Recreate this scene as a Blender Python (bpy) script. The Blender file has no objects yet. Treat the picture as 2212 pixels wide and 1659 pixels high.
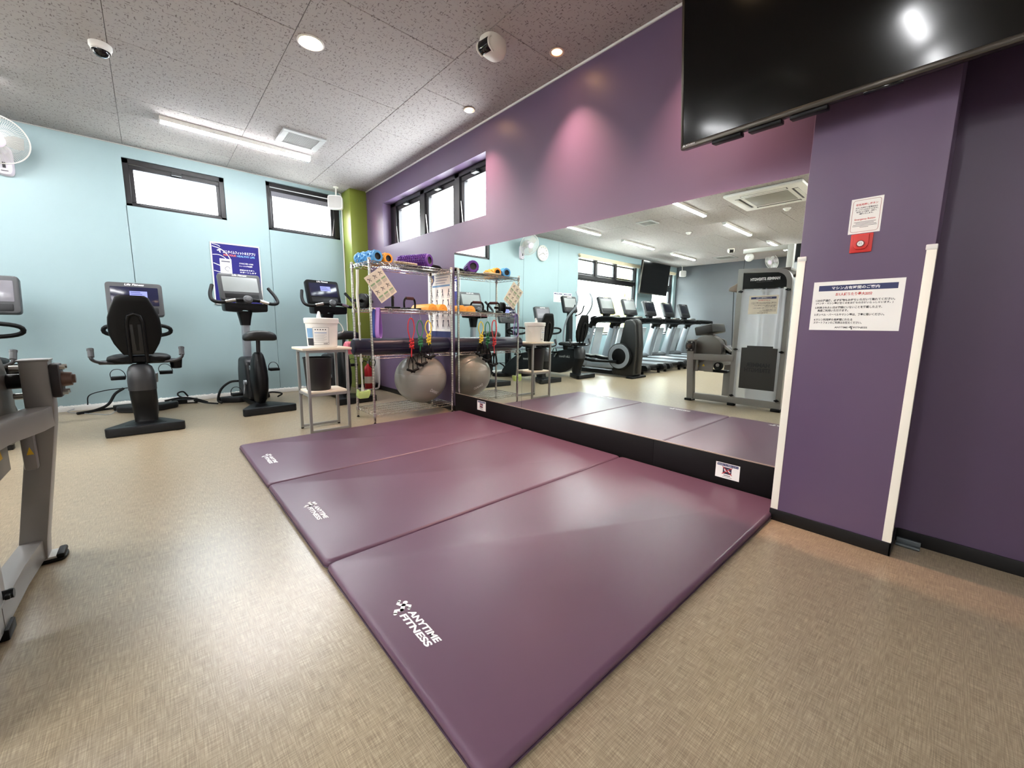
import bpy, bmesh, math, random
from mathutils import Matrix, Vector, Quaternion
random.seed(7)
R = math.radians
PI = math.pi
SC = bpy.context.scene
COL = SC.collection

# ------------------------------------------------------------------ camera, world, exposure
XP, XM, D, ZC, XL, YF = 2.470, 2.458, 6.22, 2.815, -7.55, -2.6
cam_d = bpy.data.cameras.new('camera')
cam_d.sensor_fit = 'HORIZONTAL'
cam_d.sensor_width = 36.0
cam_d.lens = 867.246 / 2212 * 36.0
cam_d.clip_start = 0.02
cam = bpy.data.objects.new('camera', cam_d)
COL.objects.link(cam)
yaw, pitch, roll = R(41.9334), R(-8.2410), R(0.6903)
fw = Vector((math.sin(yaw) * math.cos(pitch), math.cos(yaw) * math.cos(pitch), math.sin(pitch)))
rt = fw.cross(Vector((0, 0, 1))).normalized()
up = rt.cross(fw)
rt2 = rt * math.cos(roll) + up * math.sin(roll)
up2 = up * math.cos(roll) - rt * math.sin(roll)
M4 = Matrix.Identity(4)
for i, ax in enumerate((rt2, up2, -fw)):
    for j in range(3):
        M4[j][i] = ax[j]
M4.translation = Vector((0, 0, 0.95))
cam.matrix_world = M4
SC.camera = cam

w = bpy.data.worlds.new('overcast_sky')
SC.world = w
w.use_nodes = True
bg = w.node_tree.nodes['Background']
bg.inputs[0].default_value = (0.93, 0.97, 1.0, 1)
bg.inputs[1].default_value = 7.5
vs = SC.view_settings
vs.view_transform = 'Standard'
vs.look = 'None'
vs.exposure = 2.16
vs.gamma = 1.0
vs.use_curve_mapping = False
TUBE_E, SPOT_E, DOWN_E = 42.0, 14.0, 10.0
try:
    SC.cycles.use_denoising = True
    SC.cycles.max_bounces = 10
    SC.cycles.transparent_max_bounces = 16
    SC.cycles.sample_clamp_indirect = 6.0
except Exception:
    pass

# ------------------------------------------------------------------ materials
def lin(c):
    return tuple(((x / 255) / 12.92) if x / 255 <= 0.04045 else ((x / 255 + 0.055) / 1.055) ** 2.4 for x in c)
MATS = {}
def mat(name, rgb, rough=0.5, metal=0.0, var=0.05, vscale=6.0, bump=0.0, bscale=200.0, spec=0.5, coat=0.0, emit=None, trans=0.0, alpha=1.0):
    if name in MATS:
        return MATS[name]
    m = bpy.data.materials.new(name)
    m.use_nodes = True
    nt = m.node_tree
    b = nt.nodes['Principled BSDF']
    c = lin(rgb)
    tc = nt.nodes.new('ShaderNodeTexCoord')
    nz = nt.nodes.new('ShaderNodeTexNoise')
    nz.inputs['Scale'].default_value = vscale
    nz.inputs['Detail'].default_value = 3
    nt.links.new(tc.outputs['Object'], nz.inputs['Vector'])
    rp = nt.nodes.new('ShaderNodeValToRGB')
    rp.color_ramp.elements[0].position = 0.3
    rp.color_ramp.elements[1].position = 0.7
    rp.color_ramp.elements[0].color = tuple(x * (1 - var) for x in c) + (1,)
    rp.color_ramp.elements[1].color = tuple(min(1, x * (1 + var)) for x in c) + (1,)
    nt.links.new(nz.outputs['Fac'], rp.inputs['Fac'])
    nt.links.new(rp.outputs['Color'], b.inputs['Base Color'])
    b.inputs['Roughness'].default_value = rough
    b.inputs['Metallic'].default_value = metal
    b.inputs['Specular IOR Level'].default_value = spec
    b.inputs['Coat Weight'].default_value = coat
    b.inputs['Transmission Weight'].default_value = trans
    b.inputs['Alpha'].default_value = alpha
    if emit:
        b.inputs['Emission Color'].default_value = lin(emit[0]) + (1,)
        b.inputs['Emission Strength'].default_value = emit[1]
    if bump:
        n2 = nt.nodes.new('ShaderNodeTexNoise')
        n2.inputs['Scale'].default_value = bscale
        n2.inputs['Detail'].default_value = 2
        nt.links.new(tc.outputs['Object'], n2.inputs['Vector'])
        bp = nt.nodes.new('ShaderNodeBump')
        bp.inputs['Strength'].default_value = bump
        bp.inputs['Distance'].default_value = 0.002
        nt.links.new(n2.outputs['Fac'], bp.inputs['Height'])
        nt.links.new(bp.outputs['Normal'], b.inputs['Normal'])
    MATS[name] = m
    return m

def stretched_noise(nt, tc, scale3, detail=3.0):
    mp = nt.nodes.new('ShaderNodeMapping')
    mp.inputs['Scale'].default_value = scale3
    nt.links.new(tc.outputs['Object'], mp.inputs['Vector'])
    nz = nt.nodes.new('ShaderNodeTexNoise')
    nz.inputs['Scale'].default_value = 1.0
    nz.inputs['Detail'].default_value = detail
    nt.links.new(mp.outputs['Vector'], nz.inputs['Vector'])
    return nz
def mathn(nt, op, a, b):
    n = nt.nodes.new('ShaderNodeMath')
    n.operation = op
    for i, s in enumerate((a, b)):
        if isinstance(s, (int, float)):
            n.inputs[i].default_value = s
        else:
            nt.links.new(s, n.inputs[i])
    return n.outputs[0]
def ramp(nt, fac, stops):
    r = nt.nodes.new('ShaderNodeValToRGB')
    els = r.color_ramp.elements
    els[0].position, els[0].color = stops[0][0], stops[0][1] + (1,)
    els[1].position, els[1].color = stops[-1][0], stops[-1][1] + (1,)
    for p, c in stops[1:-1]:
        e = els.new(p)
        e.color = c + (1,)
    nt.links.new(fac, r.inputs['Fac'])
    return r.outputs['Color']

def floor_material():
    m = bpy.data.materials.new('woven_vinyl_floor')
    m.use_nodes = True
    nt = m.node_tree
    b = nt.nodes['Principled BSDF']
    tc = nt.nodes.new('ShaderNodeTexCoord')
    a = stretched_noise(nt, tc, (420, 18, 1), 2)
    c = stretched_noise(nt, tc, (18, 420, 1), 2)
    s = mathn(nt, 'ADD', a.outputs['Fac'], c.outputs['Fac'])
    s = mathn(nt, 'MULTIPLY', s, 0.5)
    col = ramp(nt, s, [(0.30, lin((116, 102, 81))), (0.5, lin((155, 140, 115))), (0.70, lin((192, 177, 149)))])
    big = stretched_noise(nt, tc, (0.9, 0.9, 1), 4)
    bigc = ramp(nt, big.outputs['Fac'], [(0.3, (0.86, 0.86, 0.87)), (0.7, (1.0, 1.0, 1.0))])
    mx = nt.nodes.new('ShaderNodeMix')
    mx.data_type = 'RGBA'
    mx.blend_type = 'MULTIPLY'
    mx.inputs['Factor'].default_value = 1.0
    nt.links.new(col, mx.inputs['A'])
    nt.links.new(bigc, mx.inputs['B'])
    nt.links.new(mx.outputs['Result'], b.inputs['Base Color'])
    rr = ramp(nt, big.outputs['Fac'], [(0.3, (0.28, 0.28, 0.28)), (0.7, (0.31, 0.31, 0.31))])
    nt.links.new(rr, b.inputs['Roughness'])
    b.inputs['Specular IOR Level'].default_value = 0.85
    bp = nt.nodes.new('ShaderNodeBump')
    bp.inputs['Strength'].default_value = 0.06
    bp.inputs['Distance'].default_value = 0.001
    nt.links.new(s, bp.inputs['Height'])
    nt.links.new(bp.outputs['Normal'], b.inputs['Normal'])
    MATS['floor'] = m
    return m
def ceiling_material():
    m = bpy.data.materials.new('fissured_ceiling_board')
    m.use_nodes = True
    nt = m.node_tree
    b = nt.nodes['Principled BSDF']
    tc = nt.nodes.new('ShaderNodeTexCoord')
    a = stretched_noise(nt, tc, (95, 30, 1), 1.5)
    c = stretched_noise(nt, tc, (34, 88, 1), 1.5)
    s = mathn(nt, 'MAXIMUM', a.outputs['Fac'], c.outputs['Fac'])
    col = ramp(nt, s, [(0.0, lin((176, 170, 167))), (0.630, lin((172, 166, 163))), (0.68, lin((116, 108, 105)))])
    nt.links.new(col, b.inputs['Base Color'])
    b.inputs['Roughness'].default_value = 0.85
    bp = nt.nodes.new('ShaderNodeBump')
    bp.inputs['Strength'].default_value = 0.3
    bp.inputs['Distance'].default_value = 0.002
    bp.invert = True
    nt.links.new(s, bp.inputs['Height'])
    nt.links.new(bp.outputs['Normal'], b.inputs['Normal'])
    MATS['ceiling'] = m
    return m
def glass_material(name, tint, refl=0.08, rough=0.02):
    m = bpy.data.materials.new(name)
    m.use_nodes = True
    nt = m.node_tree
    for n in list(nt.nodes):
        nt.nodes.remove(n)
    o = nt.nodes.new('ShaderNodeOutputMaterial')
    t = nt.nodes.new('ShaderNodeBsdfTransparent')
    t.inputs[0].default_value = tint + (1,)
    g = nt.nodes.new('ShaderNodeBsdfGlossy')
    g.inputs['Roughness'].default_value = rough
    mx = nt.nodes.new('ShaderNodeMixShader')
    mx.inputs[0].default_value = refl
    nt.links.new(t.outputs[0], mx.inputs[1])
    nt.links.new(g.outputs[0], mx.inputs[2])
    nt.links.new(mx.outputs[0], o.inputs[0])
    MATS[name] = m
    return m
def frosted_material():
    m = bpy.data.materials.new('frosted_acrylic')
    m.use_nodes = True
    nt = m.node_tree
    for n in list(nt.nodes):
        nt.nodes.remove(n)
    o = nt.nodes.new('ShaderNodeOutputMaterial')
    d = nt.nodes.new('ShaderNodeBsdfDiffuse')
    d.inputs[0].default_value = (0.85, 0.86, 0.87, 1)
    t = nt.nodes.new('ShaderNodeBsdfTranslucent')
    t.inputs[0].default_value = (0.88, 0.9, 0.92, 1)
    tr = nt.nodes.new('ShaderNodeBsdfTransparent')
    tr.inputs[0].default_value = (0.9, 0.92, 0.94, 1)
    mx = nt.nodes.new('ShaderNodeMixShader')
    mx.inputs[0].default_value = 0.5
    nt.links.new(d.outputs[0], mx.inputs[1])
    nt.links.new(t.outputs[0], mx.inputs[2])
    m2 = nt.nodes.new('ShaderNodeMixShader')
    m2.inputs[0].default_value = 0.55
    nt.links.new(mx.outputs[0], m2.inputs[1])
    nt.links.new(tr.outputs[0], m2.inputs[2])
    nt.links.new(m2.outputs[0], o.inputs[0])
    MATS['frosted'] = m
    return m

floor_material(); ceiling_material(); frosted_material()
glass_material('glass', (0.97, 0.99, 0.99)); glass_material('fan_guard', (0.86, 0.86, 0.84), 0.12, 0.4)
BLUE = mat('pale_blue_paint', (147, 170, 173), 0.45, var=0.015, vscale=2)
PURPLE = mat('purple_paint', (98, 79, 106), 0.42, var=0.02, vscale=2, spec=0.5)
GREEN = mat('olive_green_paint', (126, 138, 54), 0.45, var=0.02)
GREY_WALL = mat('slate_grey_paint', (76, 79, 83), 0.5, var=0.02)
WHITE_PL = mat('white_plastic', (232, 230, 224), 0.4, var=0.01)
WHITE_TR = mat('white_trim', (226, 226, 222), 0.5, var=0.015)
CREAM_GUARD = mat('ivory_guard', (248, 243, 228), 0.4, var=0.01)
BLACK_BASE = mat('black_vinyl', (15, 14, 14), 0.45, var=0.1, spec=0.3)
KICK = mat('black_kick_board', (17, 14, 15), 0.5, var=0.15, vscale=3, spec=0.2)
BLACK_PL = mat('black_plastic', (9, 9, 10), 0.38, var=0.1, spec=0.22)
BLACK_RUB = mat('black_rubber', (8, 8, 9), 0.5, var=0.1, bump=0.1, spec=0.2)
DARK_PL = mat('charcoal_plastic', (21, 22, 24), 0.40, var=0.06, spec=0.3)
GREY_PL = mat('grey_plastic', (66, 67, 69), 0.42, var=0.04, spec=0.4)
SILVER = mat('silver_paint', (150, 156, 162), 0.35, 0.35, var=0.03)
CHROME = mat('chrome', (206, 204, 198), 0.16, 1.0, var=0.03)
STEEL = mat('steel', (180, 178, 172), 0.3, 1.0, var=0.05)
PLATINUM = mat('platinum_frame_paint', (134, 131, 128), 0.36, 0.25, var=0.03, vscale=3)
ALU_DARK = mat('dark_anodised_frame', (26, 24, 27), 0.38, 0.2, var=0.05)
TABLE_GREY = mat('grey_table_steel', (146, 145, 142), 0.4, 0.3, var=0.03)
LIGHTWOOD = mat('pale_wood_board', (232, 219, 198), 0.5, var=0.05, vscale=14)
PAPER = mat('white_paper', (246, 244, 238), 0.6, var=0.01)
INK = mat('black_ink', (28, 28, 34), 0.6)
NAVY_INK = mat('navy_ink', (42, 50, 96), 0.5)
RED_INK = mat('red_ink', (196, 44, 44), 0.5)
WHITE_INK = mat('white_ink', (245, 245, 245), 0.5)
MAT_PU = mat('aubergine_vinyl', (96, 70, 88), 0.36, var=0.03, vscale=3, bump=0.10, bscale=900)
mirror_m = mat('mirror_silver', (244, 252, 247), 0.0, 1.0, var=0.0)
TUBE_EM = mat('tube_light_diffuser', (255, 255, 255), 0.4, emit=((249, 250, 252), TUBE_E))
WARM_EM = mat('warm_lamp', (255, 240, 220), 0.4, emit=((255, 196, 132), SPOT_E))
WARM_EM2 = mat('warm_downlight', (255, 240, 220), 0.4, emit=((255, 214, 160), DOWN_E))
SCREEN_OFF = mat('dark_screen', (16, 18, 26), 0.12, var=0.1)
SCREEN_GLARE = mat('painted_glare_screen', (132, 136, 136), 0.25, emit=((200, 204, 204), 0.03))  # screen glare put into a pale colour with a faint glow
RED_PL = mat('red_plastic', (206, 48, 42), 0.4)

# ------------------------------------------------------------------ mesh helpers
class MB:
    def __init__(s):
        s.v = []; s.f = []
    def add(s, vs, fs, M=None):
        o = len(s.v)
        if M is not None:
            vs = [M @ Vector(p) for p in vs]
        s.v.extend([tuple(p) for p in vs])
        s.f.extend([tuple(i + o for i in f) for f in fs])
        return s
    def addbm(s, bm, M=None):
        bm.verts.index_update()
        s.add([v.co.copy() for v in bm.verts], [[v.index for v in f.verts] for f in bm.faces], M)
        bm.free()
        return s
    def box(s, c, sz, bev=0.0, M=None, seg=2, rot=None):
        bm = bmesh.new()
        bmesh.ops.create_cube(bm, size=1.0)
        for v in bm.verts:
            v.co = Vector((v.co.x * sz[0], v.co.y * sz[1], v.co.z * sz[2]))
        if bev > 0:
            bmesh.ops.bevel(bm, geom=list(bm.edges), offset=min(bev, 0.49 * min(sz)), segments=seg, profile=0.5, affect='EDGES')
        T = Matrix.Translation(Vector(c))
        if rot is not None:
            T = T @ rot
        if M is not None:
            T = M @ T
        return s.addbm(bm, T)
    def bb(s, x0, x1, y0, y1, z0, z1, bev=0.0, seg=2):
        return s.box(((x0 + x1) / 2, (y0 + y1) / 2, (z0 + z1) / 2), (abs(x1 - x0), abs(y1 - y0), abs(z1 - z0)), bev, seg=seg)
    def prism(s, poly, a, b, plane='yz', bev=0.0, seg=2, M=None):
        def P(u, v, w):
            return {'yz': (w, u, v), 'xz': (u, w, v), 'xy': (u, v, w)}[plane]
        bm = bmesh.new()
        n = len(poly)
        lo = [bm.verts.new(P(u, v, a)) for u, v in poly]
        hi = [bm.verts.new(P(u, v, b)) for u, v in poly]
        bm.faces.new(lo); bm.faces.new(hi)
        for i in range(n):
            bm.faces.new((lo[i], lo[(i + 1) % n], hi[(i + 1) % n], hi[i]))
        bmesh.ops.recalc_face_normals(bm, faces=list(bm.faces))
        if bev > 0:
            es = [e for e in bm.edges if all(v in lo for v in e.verts) or all(v in hi for v in e.verts)] if False else [e for e in bm.edges if (e.verts[0] in lo) == (e.verts[1] in lo)]
            bmesh.ops.bevel(bm, geom=es, offset=bev, segments=seg, profile=0.5, affect='EDGES', clamp_overlap=True)
        return s.addbm(bm, M)
    def cyl(s, p0, p1, r0, r1=None, n=16, caps=True):
        p0 = Vector(p0); p1 = Vector(p1)
        r1 = r0 if r1 is None else r1
        d = (p1 - p0).normalized()
        a = d.orthogonal().normalized(); b = d.cross(a)
        vs = []
        for p, r in ((p0, r0), (p1, r1)):
            for i in range(n):
                t = 2 * PI * i / n
                vs.append(p + (a * math.cos(t) + b * math.sin(t)) * r)
        fs = [(i, (i + 1) % n, n + (i + 1) % n, n + i) for i in range(n)]
        if caps:
            fs += [tuple(range(n - 1, -1, -1)), tuple(range(n, 2 * n))]
        return s.add(vs, fs)
    def tube(s, pts, r, n=8, closed=False, sm=0, flat=1.0, upv=None):
        pts = [Vector(p) for p in pts]
        if sm:
            pts = catmull(pts, sm, closed)
        m = len(pts)
        rs = r if isinstance(r, (list, tuple)) else None
        if rs and len(rs) != m:
            rs = [rs[0] + (rs[-1] - rs[0]) * i / (m - 1) for i in range(m)] if len(rs) == 2 else [rs[min(len(rs) - 1, int(i * len(rs) / m))] for i in range(m)]
        vs = []
        prev = None
        for i, p in enumerate(pts):
            t = (pts[(i + 1) % m] - pts[i - 1]) if (closed or 0 < i < m - 1) else (pts[1] - pts[0] if i == 0 else pts[-1] - pts[-2])
            t = t.normalized() if t.length > 1e-9 else Vector((0, 0, 1))
            if upv is not None:
                a = (Vector(upv) - t * t.dot(Vector(upv)))
                a = a.normalized() if a.length > 1e-6 else t.orthogonal().normalized()
            elif prev is None:
                a = t.orthogonal().normalized()
            else:
                a = prev - t * t.dot(prev)
                a = a.normalized() if a.length > 1e-6 else t.orthogonal().normalized()
            prev = a
            b = t.cross(a)
            rr = rs[i] if rs else r
            for k in range(n):
                q = 2 * PI * k / n
                vs.append(p + a * math.cos(q) * rr + b * math.sin(q) * rr * flat)
        fs = []
        for i in range(m if closed else m - 1):
            j = (i + 1) % m
            for k in range(n):
                l = (k + 1) % n
                fs.append((i * n + k, i * n + l, j * n + l, j * n + k))
        if not closed:
            fs += [tuple(range(n - 1, -1, -1)), tuple((m - 1) * n + k for k in range(n))]
        return s.add(vs, fs)
    def lathe(s, prof, n=24, M=None):
        vs = []
        m = len(prof)
        for r, z in prof:
            for k in range(n):
                t = 2 * PI * k / n
                vs.append((max(r, 1e-5) * math.cos(t), max(r, 1e-5) * math.sin(t), z))
        fs = []
        for i in range(m - 1):
            for k in range(n):
                l = (k + 1) % n
                fs.append((i * n + k, i * n + l, (i + 1) * n + l, (i + 1) * n + k))
        return s.add(vs, fs, M)
    def sphere(s, c, r, seg=20, rings=12, sc=(1, 1, 1), M=None):
        vs = []
        for i in range(rings + 1):
            ph = PI * i / rings
            for k in range(seg):
                t = 2 * PI * k / seg
                vs.append((c[0] + r * sc[0] * max(math.sin(ph), 1e-4) * math.cos(t), c[1] + r * sc[1] * max(math.sin(ph), 1e-4) * math.sin(t), c[2] + r * sc[2] * math.cos(ph)))
        fs = []
        for i in range(rings):
            for k in range(seg):
                l = (k + 1) % seg
                fs.append((i * seg + k, (i + 1) * seg + k, (i + 1) * seg + l, i * seg + l))
        return s.add(vs, fs, M)
    def loft(s, loops, caps=True, M=None):
        n = len(loops[0])
        vs = [p for l in loops for p in l]
        fs = []
        for i in range(len(loops) - 1):
            for k in range(n):
                l = (k + 1) % n
                fs.append((i * n + k, i * n + l, (i + 1) * n + l, (i + 1) * n + k))
        if caps:
            fs += [tuple(range(n - 1, -1, -1)), tuple((len(loops) - 1) * n + k for k in range(n))]
        return s.add(vs, fs, M)
    def ribbon(s, pts, wd, o, ru, uu, sm=0, caps=True):
        """flat stroke in the plane spanned by ru, uu at o"""
        P2 = [Vector((p[0], p[1], 0)) for p in pts]
        if sm:
            P2 = catmull(P2, sm, False)
        o, ru, uu = Vector(o), Vector(ru), Vector(uu)
        ws = wd if isinstance(wd, (list, tuple)) else [wd] * len(P2)
        if len(ws) != len(P2):
            ws = [ws[min(len(ws) - 1, int(i * len(ws) / len(P2)))] for i in range(len(P2))]
        vs = []; fs = []
        for i, p in enumerate(P2):
            t = (P2[min(i + 1, len(P2) - 1)] - P2[max(i - 1, 0)]).normalized()
            nn = Vector((-t.y, t.x, 0))
            for sg in (-1, 1):
                q = p + nn * sg * ws[i] / 2
                vs.append(o + ru * q.x + uu * q.y)
        for i in range(len(P2) - 1):
            fs.append((2 * i, 2 * i + 2, 2 * i + 3, 2 * i + 1))
        s.add(vs, fs)
        if caps:
            for p, wv in ((P2[0], ws[0]), (P2[-1], ws[-1])):
                s.disc((p.x, p.y), wv / 2, o, ru, uu, 10)
        return s
    def disc(s, c, r, o, ru, uu, n=16):
        o, ru, uu = Vector(o), Vector(ru), Vector(uu)
        s.add([o + ru * (c[0] + r * math.cos(2 * PI * k / n)) + uu * (c[1] + r * math.sin(2 * PI * k / n)) for k in range(n)], [tuple(range(n))])
        return s
    def quad(s, a, b, c, d):
        return s.add([a, b, c, d], [(0, 1, 2, 3)])
    def plate(s, x0, y0, x1, y1, o, ru, uu, th=0.0):
        """rectangle (thin slab when th > 0) in the plane o + ru*x + uu*y"""
        o, ru, uu = Vector(o), Vector(ru), Vector(uu)
        nn = ru.cross(uu)
        P = [o + ru * a + uu * b for a, b in ((x0, y0), (x1, y0), (x1, y1), (x0, y1))]
        if th <= 0:
            return s.add(P, [(0, 1, 2, 3)])
        Q = [p + nn * th for p in P]
        return s.add(P + Q, [(3, 2, 1, 0), (4, 5, 6, 7), (0, 1, 5, 4), (1, 2, 6, 5), (2, 3, 7, 6), (3, 0, 4, 7)])
    def mesh(s, name, m, angle=38):
        me = bpy.data.meshes.new(name)
        me.from_pydata(s.v, [], s.f)
        me.polygons.foreach_set('use_smooth', [True] * len(me.polygons))
        me.update()
        me.set_sharp_from_angle(angle=R(angle))
        if m is not None:
            me.materials.append(m)
        return me
def catmull(P, k, closed=False):
    out = []
    n = len(P)
    rng = n if closed else n - 1
    for i in range(rng):
        p0 = P[(i - 1) % n] if (closed or i > 0) else P[0] * 2 - P[1]
        p1 = P[i]; p2 = P[(i + 1) % n]
        p3 = P[(i + 2) % n] if (closed or i + 2 < n) else P[-1] * 2 - P[-2]
        for j in range(k):
            t = j / k
            out.append(0.5 * ((2 * p1) + (p2 - p0) * t + (2 * p0 - 5 * p1 + 4 * p2 - p3) * t * t + (3 * p1 - p0 - 3 * p2 + p3) * t ** 3))
    if not closed:
        out.append(P[-1].copy())
    return out
def rpoly(pts, r, seg=4):
    """2D polygon with rounded corners; r a number or one per corner"""
    n = len(pts); out = []
    for i in range(n):
        p = Vector(pts[i]).to_2d(); a = Vector(pts[i - 1]).to_2d(); b = Vector(pts[(i + 1) % n]).to_2d()
        rr = r[i] if isinstance(r, (list, tuple)) else r
        if rr <= 0:
            out.append((p.x, p.y)); continue
        u = (a - p); v = (b - p)
        d = min(rr, u.length * 0.49, v.length * 0.49)
        s_, e_ = p + u.normalized() * d, p + v.normalized() * d
        for k in range(seg + 1):
            t = k / seg
            q = s_ * (1 - t) ** 2 + p * 2 * t * (1 - t) + e_ * t * t
            out.append((q.x, q.y))
    return out
def rrect(w_, h_, r, seg=4, cx=0, cy=0):
    return rpoly([(cx - w_ / 2, cy - h_ / 2), (cx + w_ / 2, cy - h_ / 2), (cx + w_ / 2, cy + h_ / 2), (cx - w_ / 2, cy + h_ / 2)], r, seg)
def sloop(c, ru, uu, a, b, n=20, e=2.5):
    """super-ellipse loop"""
    c, ru, uu = Vector(c), Vector(ru), Vector(uu)
    out = []
    for k in range(n):
        t = 2 * PI * k / n
        cx, sx = math.cos(t), math.sin(t)
        out.append(c + ru * a * math.copysign(abs(cx) ** (2 / e), cx) + uu * b * math.copysign(abs(sx) ** (2 / e), sx))
    return out

# ------------------------------------------------------------------ object helpers
def obj(name, mb, m, parent=None, angle=38):
    o = bpy.data.objects.new(name, mb.mesh(name, m, angle) if isinstance(mb, MB) else mb)
    COL.objects.link(o)
    if parent is not None:
        o.parent = parent
    return o
def tag(o, label, cat, group=None):
    o['label'] = label; o['category'] = cat
    if group:
        o['group'] = group
    return o
def thing(name, label, cat, loc=(0, 0, 0), rz=0.0, group=None):
    o = bpy.data.objects.new(name, None)
    o.empty_display_size = 0.1
    COL.objects.link(o)
    o.location = loc; o.rotation_euler = (0, 0, rz)
    return tag(o, label, cat, group)
def struct(name, mb, m, parent=None, angle=38):
    o = obj(name, mb, m, parent, angle)
    if parent is None:
        o['kind'] = 'structure'
    return o
def dup(root, loc, rz=0.0, label=None):
    def cp(o, par):
        c = o.copy(); COL.objects.link(c); c.parent = par
        for ch in o.children:
            cp(ch, c)
        return c
    r = cp(root, None)
    r.location = loc; r.rotation_euler = (0, 0, rz)
    if label:
        r['label'] = label
    return r
_tc = {}
def text_data(s, off=0.0):
    key = (s, off)
    if key not in _tc:
        c = bpy.data.curves.new('t', 'FONT'); c.body = s; c.resolution_u = 3; c.offset = off
        o = bpy.data.objects.new('t', c); COL.objects.link(o)
        me = bpy.data.meshes.new_from_object(o.evaluated_get(bpy.context.evaluated_depsgraph_get()))
        vs = [v.co.copy() for v in me.vertices]; fs = [tuple(p.vertices) for p in me.polygons]
        bpy.data.objects.remove(o); bpy.data.curves.remove(c); bpy.data.meshes.remove(me)
        x0 = min(v.x for v in vs); x1 = max(v.x for v in vs); y0 = min(v.y for v in vs); y1 = max(v.y for v in vs)
        _tc[key] = ([((v.x - x0) / (x1 - x0), (v.y - y0) / (y1 - y0)) for v in vs], fs, (x1 - x0) / (y1 - y0))
    return _tc[key]
def put_text(mb, s, o, ru, uu, x0, y0, wd, ht=None, slant=0.0, bold=0.0, heavy=0.022):
    """lettering: fills the box x0..x0+wd, y0..y0+ht of the plane"""
    vs, fs, asp = text_data(s, heavy if bold else 0.0)
    if ht is None:
        ht = wd / asp
    if wd is None:
        wd = ht * asp
    o, ru, uu = Vector(o), Vector(ru), Vector(uu)
    for dx in (0,):
        mb.add([o + ru * (x0 + v[0] * wd + slant * v[1] * ht + dx) + uu * (y0 + v[1] * ht) for v in vs], fs)
    return mb
def runner(mb, o, ru, uu, h):
    """the running figure emblem, height h, origin bottom-left"""
    k = h / 0.0625
    def st(pts, wd):
        mb.ribbon([((a - 0.010) * k, b * k) for a, b in pts], wd * k, o, ru, uu)
    st([(0.0114, 0.0430), (0.0210, 0.0320), (0.0311, 0.0375), (0.0385, 0.0465)], 0.0105)
    st([(0.0385, 0.0465), (0.0545, 0.0600), (0.0647, 0.0505)], 0.0105)
    st([(0.0378, 0.0447), (0.0560, 0.0300)], 0.0135)
    st([(0.0570, 0.0297), (0.0507, 0.0225), (0.0450, 0.0145), (0.0591, 0.0050)], 0.0125)
    mb.disc((0.0200 * k, 0.0548 * k), 0.0082 * k, o, ru, uu, 16)
    return mb
# ------------------------------------------------------------------ the room shell
def wall(name, mp, u0, u1, v0, v1, holes, m):
    """sheet with openings; mp(u, v, depth) -> point; holes (u0,u1,v0,v1,depth,closed)"""
    us = sorted(set([u0, u1] + [h[0] for h in holes] + [h[1] for h in holes]))
    vs_ = sorted(set([v0, v1] + [h[2] for h in holes] + [h[3] for h in holes]))
    mb = MB()
    for i in range(len(us) - 1):
        for j in range(len(vs_) - 1):
            cu, cv = (us[i] + us[i + 1]) / 2, (vs_[j] + vs_[j + 1]) / 2
            if any(h[0] < cu < h[1] and h[2] < cv < h[3] for h in holes):
                continue
            mb.quad(mp(us[i], vs_[j], 0), mp(us[i + 1], vs_[j], 0), mp(us[i + 1], vs_[j + 1], 0), mp(us[i], vs_[j + 1], 0))
    for a, b, c, d, dp, closed in holes:
        q = [(a, c), (b, c), (b, d), (a, d)]
        for k in range(4):
            p, r_ = q[k], q[(k + 1) % 4]
            mb.quad(mp(p[0], p[1], 0), mp(r_[0], r_[1], 0), mp(r_[0], r_[1], dp), mp(p[0], p[1], dp))
        if closed:
            mb.quad(*[mp(p[0], p[1], dp) for p in q])
    # outer skin so that the wall has thickness
    for i in range(len(us) - 1):
        for j in range(len(vs_) - 1):
            cu, cv = (us[i] + us[i + 1]) / 2, (vs_[j] + vs_[j + 1]) / 2
            if any(h[0] < cu < h[1] and h[2] < cv < h[3] and not h[5] for h in holes):
                continue
            mb.quad(mp(us[i], vs_[j], 0.2), mp(us[i], vs_[j + 1], 0.2), mp(us[i + 1], vs_[j + 1], 0.2), mp(us[i + 1], vs_[j], 0.2))
    return struct(name, mb, m)
back = lambda u, v, d: (u, D + d, v)
W1 = (-0.066, 0.832, 2.196, 2.688)
W2 = (1.279, 2.200, 2.158, 2.762)
W3 = (-5.33, -2.72, 0.735, 2.63)
W4 = (-7.40, -6.15, 0.735, 2.63)
wall('wall_back', back, XL, XP + 0.2, 0, ZC + 0.1,
     [W1 + (0.2, False), W2 + (0.2, False), W3 + (0.2, False), W4 + (0.2, False),
      (-0.072, -0.066, 0.05, 2.196, 0.014, True), (1.279, 1.285, 0.05, 2.158, 0.014, True), (-2.03, -2.025, 0.05, ZC, 0.010, True)], BLUE)
right = lambda u, v, d: (XP + d, u, v)
W5 = (3.152, 5.385, 1.988, 2.552)
wall('wall_right', right, 0.11, D, 0, ZC + 0.1, [W5 + (0.2, False)], PURPLE)
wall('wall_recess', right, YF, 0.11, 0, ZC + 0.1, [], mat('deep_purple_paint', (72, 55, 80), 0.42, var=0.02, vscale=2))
mb = MB().bb(XL - 0.2, XL, YF, D + 0.2, 0, ZC + 0.1)
struct('wall_left', mb, GREY_WALL)
mb = MB().bb(XL - 0.2, XP + 0.2, YF - 0.2, YF, 0, ZC + 0.1)
struct('wall_front', mb, mat('off_white_paint', (214, 212, 208), 0.5, var=0.02))
mb = MB().bb(XL - 0.2, XP + 0.2, YF - 0.2, D + 0.2, -0.12, 0)
struct('floor', mb, MATS['floor'])
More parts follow.
